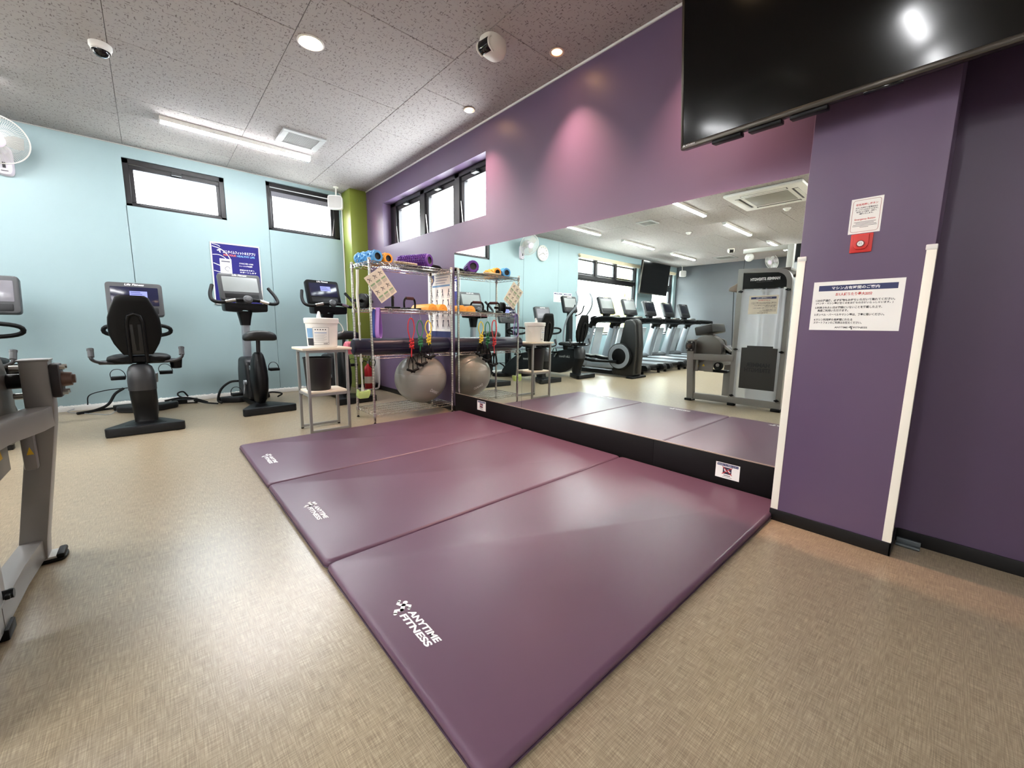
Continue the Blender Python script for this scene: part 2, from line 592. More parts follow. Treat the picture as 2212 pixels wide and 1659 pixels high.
mb = MB().bb(2.262, XP + 0.02, 0.110, 0.545, 0, ZC, 0.004)
struct('wall_pillar', mb, PURPLE)
mb = MB().bb(2.236, XP + 0.02, 5.912, D + 0.02, 0, ZC, 0.004)
struct('wall_column', mb, GREEN)
# ceiling boards, 0.91 m, half a board staggered from column to column
ceil_o = struct('ceiling', MB().bb(XL - 0.2, XP + 0.2, YF - 0.2, D + 0.2, ZC + 0.009, ZC + 0.12), mat('ceiling_joint', (120, 116, 113), 0.8))
PIT, GX, GY = 0.9135, -0.045, 2.635
full = None
i0, i1 = math.floor((XL - GX) / PIT), math.ceil((XP - GX) / PIT)
for i in range(i0, i1):
    off = 0.0 if (i % 2) == 1 else PIT / 2
    x0, x1 = max(XL, GX + i * PIT), min(XP, GX + (i + 1) * PIT)
    j = math.floor((YF - GY - off) / PIT)
    while GY + off + j * PIT < D:
        y0, y1 = max(YF, GY + off + j * PIT), min(D, GY + off + (j + 1) * PIT)
        j += 1
        if x1 - x0 < 0.02 or y1 - y0 < 0.02:
            continue
        whole = abs(x1 - x0 - PIT) < 1e-6 and abs(y1 - y0 - PIT) < 1e-6
        if whole and full:
            o = bpy.data.objects.new('ceiling_panel', full); COL.objects.link(o); o.parent = ceil_o
        else:
            g = 0.0014
            sx, sy = x1 - x0 - 2 * g, y1 - y0 - 2 * g
            o = obj('ceiling_panel', MB().box((0, 0, 0.005), (sx, sy, 0.010), 0.0022, seg=1), MATS['ceiling'], ceil_o, 20)
            if whole:
                full = o.data
        o.location = ((x0 + x1) / 2, (y0 + y1) / 2, ZC)
# edge trims and skirtings
struct('trim_1', MB().bb(XP - 0.010, XP + 0.005, YF, D, ZC - 0.014, ZC + 0.004, 0.003), WHITE_TR)
struct('trim_2', MB().bb(XL, 2.236, D - 0.006, D + 0.005, ZC - 0.008, ZC + 0.004, 0.002), mat('ceiling_bead', (170, 168, 164), 0.6))
struct('baseboard_back', MB().bb(XL, 2.236, D - 0.030, D, 0, 0.050, 0.006), WHITE_TR)
cb = MB()
rr = random.Random(3)
for k in range(150):                         # lumpy sealant along the top of the skirting
    x = -1.6 + k * 0.0255
    cb.sphere((x, D - 0.006, 0.052 + rr.uniform(-0.003, 0.004)), 0.012, 6, 4, (1.6, 0.8, rr.uniform(0.5, 1.0)))
struct('trim_3', cb, WHITE_TR)
bbm = MB().bb(2.254, 2.262, 0.102, 0.553, 0, 0.057, 0.002).bb(2.254, XP, 0.102, 0.110, 0, 0.057, 0.002)
struct('baseboard_pillar', bbm, BLACK_BASE)
struct('baseboard_right', MB().bb(XP - 0.008, XP, YF, 0.102, 0, 0.060, 0.002).bb(XP - 0.008, XP, 3.66, 5.912, 0, 0.062, 0.002), BLACK_BASE)
struct('baseboard_column', MB().bb(2.228, XP, 5.904, 5.912, 0, 0.062, 0.002), BLACK_BASE)
for k, (ya, yb, sy) in enumerate(((0.520, 0.549, 0.545), (0.106, 0.133, 0.110))):
    g = MB()
    g.bb(2.2585, 2.2625, ya, yb, 0.058, 1.262, 0.0015)
    yo = yb if k == 0 else ya
    g.bb(2.2585, 2.287, yo - 0.002, yo + 0.002, 0.058, 1.262, 0.0015)
    o = struct('trim_%d' % (4 + k), g, CREAM_GUARD)
    cp = MB().bb(2.2565, 2.288, min(ya, yo) - 0.003, max(yb, yo) + 0.003, 1.258, 1.279, 0.003)
    obj('end_cap', cp, WHITE_PL, o)
struct('trim_6', MB().tube([(2.226, 6.205, 0.06), (2.226, 6.205, 2.74), (2.215, 6.205, 2.79), (2.19, 6.205, 2.805)], 0.008, 8), WHITE_PL)   # white conduit beside the column

# ------------------------------------------------------------------ windows
def window(name, mp, hole, lites, fd=0.05, frame=0.045, sash=0.045, transom=None, stays=True, boxes=False, mull=None):
    """dark aluminium window in an opening; lites = list of (u0,u1,v0,v1) glass openings"""
    u0, u1, v0, v1 = hole
    root = bpy.data.objects.new(name, None)
    COL.objects.link(root); root['kind'] = 'structure'
    def bar(mb, a, b, c, d, d0, d1, bev=0.003):
        p, q = mp(a, c, d0), mp(b, d, d1)
        mb.bb(min(p[0], q[0]), max(p[0], q[0]), min(p[1], q[1]), max(p[1], q[1]), c, d, bev, seg=1)
    fr = MB()
    bar(fr, u0, u1, v1 - frame, v1, fd, fd + 0.09)
    bar(fr, u0, u1, v0, v0 + 0.03, fd, fd + 0.09)
    bar(fr, u0, u0 + frame, v0, v1, fd, fd + 0.09)
    bar(fr, u1 - frame, u1, v0, v1, fd, fd + 0.09)
    for c in (mull or []):
        bar(fr, c[0], c[1], c[2], c[3], fd, fd + 0.09)
    obj('window_frame', fr, ALU_DARK, root)
    for (a, b, c, d) in lites:
        s_ = MB()
        bar(s_, a - sash, b + sash, d, d + sash, fd + 0.02, fd + 0.07)
        bar(s_, a - sash, b + sash, c - sash, c, fd + 0.02, fd + 0.07)
        bar(s_, a - sash, a, c, d, fd + 0.02, fd + 0.07)
        bar(s_, b, b + sash, c, d, fd + 0.02, fd + 0.07)
        so = obj('sash', s_, ALU_DARK, root)
        g = MB()
        bar(g, a - 0.01, b + 0.01, c - 0.01, d + 0.01, fd + 0.045, fd + 0.05, 0)
        obj('pane', g, MATS['glass'], so)
        if boxes:
            bx = MB()
            bar(bx, (a + b) / 2 - 0.045, (a + b) / 2 + 0.045, d + 0.012, d + 0.042, fd - 0.035, fd + 0.02)
            obj('latch', bx, DARK_PL, so)
        if stays:
            st = MB()
            uu_ = b + sash * 0.5
            st.tube([mp(uu_ - 0.01, c, fd + 0.012), mp(uu_ + 0.02, c + (d - c) * 0.55, fd + 0.008)], 0.005, 6)
            obj('stay', st, STEEL, so)
    return root
window('window_1', back, W1, [(0.02, 0.752, 2.245, 2.590)], fd=0.02, frame=0.05, sash=0.045, boxes=True, stays=False)
window('window_2', back, W2, [(1.355, 2.085, 2.21, 2.655)], fd=0.03, frame=0.05, sash=0.05, mull=[(2.125, 2.16, 2.17, 2.75)])
w2 = bpy.data.objects['window_2']
obj('grey_strip', MB().bb(1.345, 2.095, D + 0.045, D + 0.048, 2.598, 2.66), mat('plain_grey_strip', (120, 120, 128), 0.7), w2)  # flat grey strip across the pane below the top frame
window('window_3', right, W5, [(4.635, 5.185, 2.02, 2.452), (3.895, 4.415, 2.02, 2.452), (3.215, 3.685, 2.02, 2.452)], fd=0.11, frame=0.05, sash=0.05, boxes=True,
       mull=[(4.475, 4.575, 1.99, 2.55), (3.745, 3.835, 1.99, 2.55), (5.225, 5.345, 1.99, 2.55)])
window('window_4', back, W3, [(-3.42, -2.81, 2.24, 2.52), (-4.27, -3.58, 2.24, 2.52), (-5.21, -4.43, 2.24, 2.52), (-5.20, -2.80, 0.82, 2.06)], fd=0.06, frame=0.05, sash=0.04,
       mull=[(-3.54, -3.46, 2.15, 2.6), (-4.39, -4.31, 2.15, 2.6), (-5.33, -2.72, 2.10, 2.19)])
window('window_5', back, W4, [(-7.28, -6.27, 2.24, 2.52), (-7.28, -6.27, 0.82, 2.06)], fd=0.06, frame=0.05, sash=0.04, mull=[(-7.4, -6.15, 2.10, 2.19)])
for k, (a, b) in enumerate(((-5.36, -2.70), (-7.42, -6.13))):
    t = thing('roller_blind', ('long' if k == 0 else 'short') + ' cream roller blind rolled up above the ' + ('wide' if k == 0 else 'narrow') + ' street window', 'blind', ((a + b) / 2, D - 0.03, 2.555), 0, 'rolled up window blinds')
    L = (b - a) / 2
    obj('cassette', MB().bb(-L, L, -0.03, 0.03, 0.04, 0.085, 0.008), mat('cream_cloth', (226, 214, 184), 0.7), t)
    obj('rolled_cloth', MB().cyl((-L + 0.03, 0, 0.03), (L - 0.03, 0, 0.03), 0.026, n=14), mat('cream_cloth', (226, 214, 184), 0.7), t)
for nm, c, rot, sx, sy in (('window_portal', (0.383, D + 0.19, 2.44), (R(90), 0, 0), 0.9, 0.5), ('window_portal', (1.74, D + 0.19, 2.46), (R(90), 0, 0), 0.92, 0.6), ('window_portal', (-4.02, D + 0.19, 1.68), (R(90), 0, 0), 2.6, 1.9),
                           ('window_portal', (-6.77, D + 0.19, 1.68), (R(90), 0, 0), 1.25, 1.9), ('window_portal', (XP + 0.19, 4.27, 2.27), (0, R(90), 0), 0.56, 2.23)):
    l = bpy.data.lights.new(nm, 'AREA'); l.shape = 'RECTANGLE'; l.size = sx; l.size_y = sy; l.energy = 1
    l.cycles.is_portal = True
    o = bpy.data.objects.new(nm, l); COL.objects.link(o); o.location = c
    o.rotation_euler = (R(-90), 0, 0) if rot[0] else (0, R(90), 0)
# the street outside the wide windows
struct('ground', MB().bb(-40, 20, D + 0.2, 40, -0.3, -0.15), mat('pale_paving', (190, 188, 184), 0.8))
bm_ = thing('pink_building', 'pale pink slatted building across the street outside the wide window', 'building', (-7.0, 13.0, -0.15))
obj('facade', MB().bb(-3.2, 2.4, 0, 3, 0, 6.0), mat('pale_pink_cladding', (226, 168, 176), 0.7), bm_)
for k in range(19):
    obj('slat', MB().bb(-3.1 + k * 0.29, -3.0 + k * 0.29, -0.05, 0.0, 0.4, 5.8), mat('rose_slat', (206, 120, 138), 0.7), bm_)
wb = thing('white_shop', 'white flat-fronted shop with a long signboard across the street', 'building', (-0.5, 13.5, -0.15))
obj('facade', MB().bb(-3.6, 4.0, 0, 3, 0, 5.0), mat('white_render', (240, 238, 234), 0.7), wb)
obj('signboard', MB().bb(-3.0, 1.2, -0.12, 0, 2.5, 3.3), mat('cream_sign', (244, 236, 214), 0.6), wb)
obj('shopfront', MB().bb(-3.2, 3.4, -0.04, 0, 0.1, 2.1), mat('pale_blue_shopfront', (176, 200, 224), 0.4), wb)
tr = thing('street_tree', 'round yellow-green street tree outside the narrow window', 'tree', (-13.2, 11.5, -0.15))
obj('trunk', MB().cyl((0, 0, 0), (0, 0, 1.6), 0.09, 0.06), mat('tree_bark', (110, 92, 72), 0.9), tr)
cr = MB()
rr = random.Random(5)
for k in range(60):
    a, b_, c_ = rr.gauss(0, 0.55), rr.gauss(0, 0.55), rr.gauss(0, 0.5)
    cr.sphere((a, b_, 2.1 + c_), rr.uniform(0.18, 0.34), 7, 5)
obj('crown', cr, mat('yellow_green_leaves', (206, 212, 96), 0.8, var=0.2), tr)
# ------------------------------------------------------------------ mirrors and the black kick boards
for (a, b, lab) in ((0.547, 2.603, 'large wall mirror panel next to the pillar'), (2.605, 3.668, 'narrower wall mirror panel next to the wire rack')):
    t = thing('wall_mirror', lab, 'mirror', (XM, (a + b) / 2, 0.214), 0, 'mirror panels on the purple wall')
    hw = (b - a) / 2
    g = MB().bb(0, 0.010, -hw, hw, 0, 1.488, 0)
    obj('mirror_glass', g, mirror_m, t)
    obj('edge_trim', MB().bb(-0.002, 0.010, -hw, hw, -0.006, 0.0), mat('pale_bronze_trim', (196, 176, 160), 0.35, 0.6), t)
for (a, b, lab) in ((0.547, 1.303, 'short black kick board under the mirror beside the pillar'), (1.305, 3.668, 'long black kick board under the mirror beside the wire rack')):
    tag(obj('kick_board', MB().bb(XM - 0.002, XP, a, b, 0.0, 0.208, 0.001), KICK), lab, 'kick board', 'black boards under the mirror')
NX = Vector((-1, 0, 0))
def sticker(y0, y1, z0, z1, lab):
    """white notice on the kick board: navy heading, shoes crossed out in red"""
    t = thing('floor_notice', lab, 'sign', (XM - 0.0022, y1, z0), 0, 'shoe notices on the kick boards')
    wd, ht = y1 - y0, z1 - z0
    o, ru, uu = Vector((0, 0, 0)), Vector((0, -1, 0)), Vector((0, 0, 1))
    obj('paper', MB().plate(0, 0, wd, ht, o, ru, uu, 0.0006), PAPER, t)
    o1 = o + NX * 0.0009
    obj('heading', MB().plate(0.06 * wd, 0.80 * ht, 0.94 * wd, 0.96 * ht, o1, ru, uu), NAVY_INK, t)
    o2 = o + NX * 0.0012
    lt = MB(); put_text(lt, '靴を脱いでご利用ください', o2, ru, uu, 0.09 * wd, 0.835 * ht, 0.82 * wd, 0.09 * ht)
    obj('lettering', lt, WHITE_INK, t)
    ic = MB().plate(0.31 * wd, 0.30 * ht, 0.67 * wd, 0.74 * ht, o1, ru, uu)
    obj('pictogram', ic, mat('dark_pictogram', (46, 40, 62), 0.5), t)
    sh = MB()
    for k in (0, 1):
        sh.ribbon([((0.38 + 0.15 * k) * wd, 0.60 * ht), ((0.40 + 0.15 * k) * wd, 0.50 * ht), ((0.46 + 0.15 * k) * wd, 0.47 * ht)], 0.07 * ht, o2, ru, uu)
    obj('shoes', sh, WHITE_INK, t)
    o3 = o + NX * 0.0015
    x = MB()
    x.ribbon([(0.29 * wd, 0.28 * ht), (0.69 * wd, 0.76 * ht)], 0.045 * ht, o3, ru, uu); x.ribbon([(0.29 * wd, 0.76 * ht), (0.69 * wd, 0.28 * ht)], 0.045 * ht, o3, ru, uu)
    obj('cross', x, RED_INK, t)
    fn = MB(); fn.ribbon([(0.36 * wd, 0.20 * ht), (0.62 * wd, 0.20 * ht)], 0.04 * ht, o1, ru, uu); fn.ribbon([(0.3 * wd, 0.10 * ht), (0.7 * wd, 0.10 * ht)], 0.02 * ht, o1, ru, uu)
    obj('fine_print', fn, INK, t)
sticker(3.126, 3.266, 0.090, 0.189, 'small white shoe notice on the kick board near the wire rack')
sticker(0.767, 0.899, 0.074, 0.166, 'white shoe notice on the kick board close to the pillar')

# ------------------------------------------------------------------ exercise mats
def exercise_mat(y0, y1, lab):
    x0, x1, th = 0.428, 2.444, 0.036
    t = thing('exercise_mat', lab, 'mat', (x0, y0, 0), 0, 'purple folding exercise mats')
    L, Wd = x1 - x0, y1 - y0
    b = MB()
    n = 5
    loops = []
    poly = rpoly([(0, 0), (L, 0), (L, Wd), (0, Wd)], 0.028, 4)
    def ins(d, z):
        out = []
        for (u, v) in poly:
            out.append((u + (L / 2 - u) * 2 * d / L, v + (Wd / 2 - v) * 2 * d / Wd, z))
        return out
    r = 0.015
    loops.append(ins(0.010, 0.0005)); loops.append(ins(0.0025, 0.010))
    for k in range(n + 1):
        q = PI / 2 * k / n
        loops.append(ins(0.0015 + r * (1 - math.cos(q)), th - r + r * math.sin(q)))
    b.loft(loops)
    obj('cover', b, MAT_PU, t, 60)
    s_ = MB()
    s_.tube([p for p in ins(0.0005, 0.011)], 0.0022, 6, closed=True)
    obj('seam_piping', s_, mat('dark_aubergine_piping', (62, 44, 60), 0.5), t)
    # emblem and lettering read along -y, letter tops towards +x
    o, ru, uu = Vector((0, 0, th + 0.0008)), Vector((0, -1, 0)), Vector((1, 0, 0))
    base = 1.165 - 0.541
    rn = MB(); runner(rn, o + uu * 0.072 - ru * (base - 0.010), ru, uu, 0.0625)
    obj('emblem', rn, WHITE_INK, t)
    l1 = MB(); put_text(l1, 'ANYTIME', o + uu * 0.1105 - ru * base, ru, uu, 0.076, 0, 0.169, 0.0215, slant=0.22, bold=1, heavy=0.042)
    obj('lettering', l1, WHITE_INK, t)
    l2 = MB(); put_text(l2, 'FITNESS', o + uu * 0.0830 - ru * base, ru, uu, 0.074, 0, 0.168, 0.0215, slant=0.22, bold=1, heavy=0.042)
    obj('lettering', l2, WHITE_INK, t)
    return t
exercise_mat(0.541, 1.540, 'purple vinyl floor mat closest to the pillar and the camera')
exercise_mat(1.542, 2.557, 'middle purple vinyl floor mat between the other two')
exercise_mat(2.559, 3.562, 'purple vinyl floor mat in front of the wire rack')

# ------------------------------------------------------------------ pillar notices and alarm button
PX = 2.262
def on_pillar(y_left, z_low):
    return Vector((PX, y_left, z_low)), Vector((0, -1, 0)), Vector((0, 0, 1))
def sheet_text(parent, rows, o, ru, uu, nrm):
    for (s, x, y, wd, ht, m_, bold) in rows:
        lt = MB(); put_text(lt, s, o + nrm * 0.0014, ru, uu, x, y, wd, ht, bold=bold)
        obj('lettering', lt, m_, parent)
def usage_notice(name, label, loc, rz, group, full_text=True):
    """A4 landscape notice; local frame: faces -x, width along -y"""
    t = thing(name, label, 'sign', loc, rz, group)
    o, ru, uu = Vector((0, 0, 0)), Vector((0, -1, 0)), Vector((0, 0, 1))
    obj('paper', MB().plate(0, 0, 0.300, 0.212, o, ru, uu, 0.0008), PAPER if full_text else mat('cream_paper', (238, 228, 208), 0.6), t)
    o1 = o + NX * 0.0011
    obj('heading', MB().plate(0.020, 0.171, 0.280, 0.195, o1, ru, uu), NAVY_INK, t)
    sheet_text(t, [('マシン占有時間のご案内', 0.066, 0.1765, 0.158, 0.0135, WHITE_INK, 0.0004), ('お1人様あたり最大20分', 0.082, 0.149, 0.122, 0.0135, RED_INK, 0.0003),
                   ('1.20分経過後、必ず荷物もお持ちいただいて離れてください。', 0.014, 0.125, 0.262, 0.0105, INK, 0.0002),
                   ('(ベンチ・マシン等が空くのをお待ちの方がいらっしゃいます。)', 0.016, 0.112, 0.256, 0.0105, INK, 0.0002),
                   ('2.利用されたい方が周囲にいないことを確認した上で、', 0.014, 0.094, 0.226, 0.0105, INK, 0.0002), ('再度ご利用いただけます。', 0.024, 0.081, 0.108, 0.0105, INK, 0.0002),
                   ('3.ダンベル・バーベルやマシン等は、丁寧に扱いください。', 0.014, 0.063, 0.236, 0.0105, INK, 0.0002),
                   ('4.マシン利用時の長時間にわたる', 0.014, 0.041, 0.136, 0.0105, INK, 0.0002), ('スマートフォンのご利用はお控えください。', 0.014, 0.028, 0.168, 0.0105, INK, 0.0002),
                   ('ANYTIME', 0.092, 0.009, 0.046, 0.007, INK, 0.0003), ('FITNESS', 0.156, 0.009, 0.046, 0.007, INK, 0.0003)], o, ru, uu, NX)
    rn = MB(); runner(rn, o1 + ru * 0.141 + uu * 0.004, ru, uu, 0.014)
    obj('emblem', rn, INK, t)
    return t
usage_notice('usage_notice', 'large white machine time limit notice taped to the purple pillar', (PX - 0.0003, 0.4775, 0.948), 0, 'machine time notices')
t = thing('emergency_notice', 'small red-bordered emergency notice above the red alarm button', 'sign', (PX - 0.0003, 0.380, 1.352))
o, ru, uu = Vector((0, 0, 0)), Vector((0, -1, 0)), Vector((0, 0, 1))
obj('paper', MB().plate(0, 0, 0.102, 0.141, o, ru, uu, 0.0008), PAPER, t)
bd = MB()
q = [Vector((p[0], p[1], 0)) for p in rrect(0.088, 0.127, 0.010, 4, 0.051, 0.0705)]
q.append(q[0])
bd.ribbon([(p.x, p.y) for p in q], 0.0012, o + NX * 0.0011, ru, uu, caps=False)
obj('border', bd, mat('brown_red_ink', (150, 60, 54), 0.5), t)
sheet_text(t, [('非常用押しボタン', 0.016, 0.112, 0.070, 0.0085, RED_INK, 0.0003), ('ボタンを押すと警備会社の', 0.016, 0.100, 0.070, 0.0062, INK, 0.0001), ('ガードマンがかけつけます。', 0.016, 0.092, 0.072, 0.0062, INK, 0.0001),
               ('状況により警察・消防へ', 0.020, 0.084, 0.064, 0.0062, INK, 0.0001), ('通報いたします。', 0.030, 0.076, 0.044, 0.0062, INK, 0.0001), ('Emergency Button', 0.017, 0.052, 0.066, 0.0085, RED_INK, 0.0002)], o, ru, uu, NX)
fp = MB()
for k, (a, b) in enumerate(((0.016, 0.086), (0.022, 0.080), (0.014, 0.088), (0.012, 0.090), (0.036, 0.064))):
    fp.ribbon([(a, 0.046 - k * 0.0052), (b, 0.046 - k * 0.0052)], 0.0017, o + NX * 0.0011, ru, uu, caps=False)
obj('fine_print', fp, mat('grey_ink', (96, 94, 98), 0.6), t)
t = thing('alarm_button', 'red square emergency push button mounted on the pillar', 'alarm button', (PX, 0.331, 1.311))
obj('back_plate', MB().box((-0.004, 0, 0), (0.008, 0.072, 0.076), 0.003), RED_PL, t)
hs = MB().prism(rpoly([(-0.025, 0.034), (-0.025, -0.010), (-0.016, -0.026), (0.016, -0.026), (0.025, -0.010), (0.025, 0.034)], [0.004, 0.014, 0.014, 0.014, 0.014, 0.004]), -0.018, -0.007, 'yz', 0.003)
obj('housing', hs, RED_PL, t)
obj('collar', MB().cyl((-0.018, 0, -0.004), (-0.0215, 0, -0.004), 0.0135, n=24), mat('dark_red', (120, 26, 26), 0.5), t)
obj('push_button', MB().cyl((-0.018, 0, -0.004), (-0.0235, 0, -0.004), 0.0105, n=24), WHITE_PL, t)
lt = MB(); put_text(lt, 'オス', Vector((-0.0238, 0.0055, -0.008)), Vector((0, -1, 0)), Vector((0, 0, 1)), 0, 0, 0.011, 0.008)
obj('lettering', lt, INK, t)
tag(obj('door_stop', MB().bb(2.405, 2.470, 0.020, 0.098, 0.0, 0.004, 0.001).bb(2.405, 2.412, 0.020, 0.098, 0.0, 0.012, 0.001).bb(2.450, 2.462, 0.020, 0.098, 0.0, 0.022, 0.002), mat('grey_steel_plate', (96, 102, 104), 0.45, 0.5)), 'small grey metal floor bracket beside the pillar base', 'bracket')

# ------------------------------------------------------------------ the big television above the pillar
def television(name, label, loc, rx, rz, wd, ht, logo=True, group=None):
    """local frame: screen faces -x, width along y, origin at bottom edge centre of the screen"""
    t = thing(name, label, 'television', loc, rz, group)
    t.rotation_euler = (0, rx, rz)
    obj('housing', MB().bb(0.012, 0.055, -wd / 2, wd / 2, 0.0, ht, 0.008).bb(0.05, 0.085, -wd / 2 + 0.12, wd / 2 - 0.12, 0.03, ht * 0.75, 0.012), BLACK_PL, t)
    bz = MB()
    f = 0.012
    bz.bb(-0.004, 0.03, -wd / 2, wd / 2, -0.004, f + 0.008, 0.004); bz.bb(-0.004, 0.03, -wd / 2, wd / 2, ht - f, ht, 0.003)
    bz.bb(-0.004, 0.03, -wd / 2, -wd / 2 + f, 0, ht, 0.003); bz.bb(-0.004, 0.03, wd / 2 - f, wd / 2, 0, ht, 0.003)
    obj('bezel', bz, mat('bronze_black_bezel', (66, 61, 54), 0.28, 0.6, var=0.05), t)
    obj('screen', MB().bb(0.0, 0.014, -wd / 2 + f, wd / 2 - f, f + 0.004, ht - f), mat('tv_screen', (3, 3, 3), 0.10, var=0.1, spec=0.3), t)
    if logo:
        lp = MB()
        for k in range(4):
            a = wd / 2 - 0.26 - k * 0.16
            if k < 3:
                lp.bb(0.004, 0.05, a - 0.02, a + 0.11, -0.020, -0.002, 0.004)
        obj('speaker_bar', lp, BLACK_PL, t)
        obj('indicator_strip', MB().bb(-0.003, 0.02, -0.09, 0.02, -0.012, -0.003, 0.002), mat('glossy_black', (12, 12, 12), 0.1), t)
        lt = MB(); o = Vector((-0.0048, wd / 2 - 0.010, 0.006)); ru = Vector((0, -1, 0)); uu = Vector((0, 0, 1))
        for (cx, cy) in ((0.005, 0.0025), (0.011, 0.0025), (0.008, 0.0075)):
            lt.add([o + ru * (cx - 0.003) + uu * cy, o + ru * cx + uu * (cy - 0.0025), o + ru * (cx + 0.003) + uu * cy, o + ru * cx + uu * (cy + 0.0025)], [(0, 1, 2, 3)])
        put_text(lt, 'MITSUBISHI', o, ru, uu, 0.017, 0.001, 0.045, 0.007)
        obj('lettering', lt, WHITE_INK, t)
    ar = MB().bb(0.08, 0.10, -0.16, 0.16, ht * 0.3, ht * 0.65, 0.004)
    obj('bracket_plate', ar, BLACK_PL, t)
    return t
tv = television('television', 'huge black television tilted down above the pillar', (2.097, 0.339, 1.848), -R(7.4), 0, 1.46, 0.84)
am = MB()
for yy in (0.25, 0.42):
    am.bb(2.15, 2.262, yy - 0.02, yy + 0.02, 2.22, 2.27, 0.004)
am.bb(2.245, 2.262, 0.18, 0.50, 2.08, 2.40, 0.004)
arm = obj('wall_arm', am, BLACK_PL)
arm.parent = tv
bpy.context.view_layer.update()
arm.matrix_parent_inverse = tv.matrix_world.inverted()
tv2 = television('television', 'black television hung between the two street windows', (-5.57, 5.86, 1.85), 0, R(90) + R(3), 1.46, 0.85, logo=False)
tv2.rotation_euler = (0, -R(5), R(90))
obj('wall_arm', MB().bb(0.08, 0.36, -0.03, 0.03, 0.40, 0.45, 0.004), BLACK_PL, tv2)

# ------------------------------------------------------------------ ceiling fittings
def tube_light(x, y, lab):
    t = thing('tube_light', lab, 'ceiling light', (x, y, ZC), 0, 'white tube lights on the ceiling')
    L = 0.645
    obj('housing', MB().prism([(-0.045, 0), (0.045, 0), (0.036, -0.034), (-0.036, -0.034)], -L, L, 'yz', 0.002), WHITE_PL, t)
    obj('diffuser', MB().prism([(-0.032, -0.034), (0.032, -0.034), (0.031, -0.040), (0.022, -0.046), (0.0, -0.049), (-0.022, -0.046), (-0.031, -0.040)], -L + 0.008, L - 0.008, 'yz'), TUBE_EM, t)
    for s_ in (-1, 1):
        obj('end_cap', MB().prism([(-0.036, -0.030), (0.036, -0.030), (0.034, -0.042), (0.023, -0.048), (0.0, -0.051), (-0.023, -0.048), (-0.034, -0.042)], s_ * L - 0.008 * (s_ > 0), s_ * L + 0.008 * (s_ < 0), 'yz'), WHITE_PL, t)
    return t
tube_light(0.88, 5.17, 'tube light over the two upright bikes, beside the square vent')
tube_light(-1.37, 5.12, 'tube light nearest the wall clock in the mirror')
tube_light(-3.47, 5.12, 'tube light in front of the wide street window')
tube_light(-5.66, 5.12, 'tube light in front of the hung television by the street windows')
tube_light(-1.44, 3.08, 'tube light beside the ceiling air conditioner')
tube_light(-3.47, 3.05, 'tube light between the smoke sensor and the white projector box')
tube_light(-5.70, 3.00, 'tube light furthest back towards the grey wall')
for x, lab in ((-1.6, 'tube light reflected as the white glare in the big television'), (-3.65, 'tube light beyond the one reflected in the television'), (-5.8, 'tube light behind the camera closest to the grey wall')):
    tube_light(x, 0.61, lab)
for x, lab in ((-1.1, 'added unseen tube light furthest behind the camera, nearest the pillar'), (-3.3, 'added unseen tube light furthest behind the camera, in line with the cable station'), (-5.2, 'added unseen tube light furthest behind the camera, beside the grey wall')):
    tube_light(x, -1.55, lab)  # unseen row continuing the grid, added to brighten the near end of the room
def warm_spot(x, y, lab):
    t = thing('wall_washer_light', lab, 'spot light', (x, y, ZC), 0, 'small warm spot lights along the purple wall')
    obj('trim_ring', MB().lathe([(0.036, 0.004), (0.036, -0.004), (0.050, -0.003), (0.052, -0.007), (0.047, -0.010), (0.037, -0.008)], 28), mat('brushed_ring', (216, 200, 184), 0.3, 0.6), t)
    obj('bulb', MB().lathe([(0.0, -0.009), (0.018, -0.008), (0.030, -0.004), (0.036, 0.002)], 24), WARM_EM, t)
    l = bpy.data.lights.new('spot_beam', 'SPOT')
    l.energy = 46; l.color = (1.0, 0.58, 0.44); l.spot_size = R(84); l.spot_blend = 1.0; l.shadow_soft_size = 0.02
    lo = bpy.data.objects.new('spot_beam', l); COL.objects.link(lo); lo.parent = t
    lo.location = (0, 0, -0.012); lo.rotation_euler = (0, R(-1), 0)
warm_spot(2.247, 2.082, 'warm wall spot light nearest the television')
warm_spot(2.246, 3.099, 'warm wall spot light near the high purple wall window')
warm_spot(2.246, 1.065, 'warm wall spot light hidden behind the television')
def downlight(x, y, lab):
    t = thing('downlight', lab, 'ceiling light', (x, y, ZC), 0, 'round warm downlights')
    obj('trim_ring', MB().lathe([(0.066, -0.001), (0.083, -0.001), (0.084, -0.005), (0.074, -0.009), (0.068, -0.004)], 36), WHITE_PL, t)
    obj('lens', MB().lathe([(0.0, -0.004), (0.04, -0.005), (0.068, -0.003)], 32), WARM_EM2, t)
downlight(0.973, 3.143, 'round warm recessed downlight in the middle of the ceiling')
downlight(0.90, 1.12, 'round warm recessed downlight in front of the big television, above the frame')
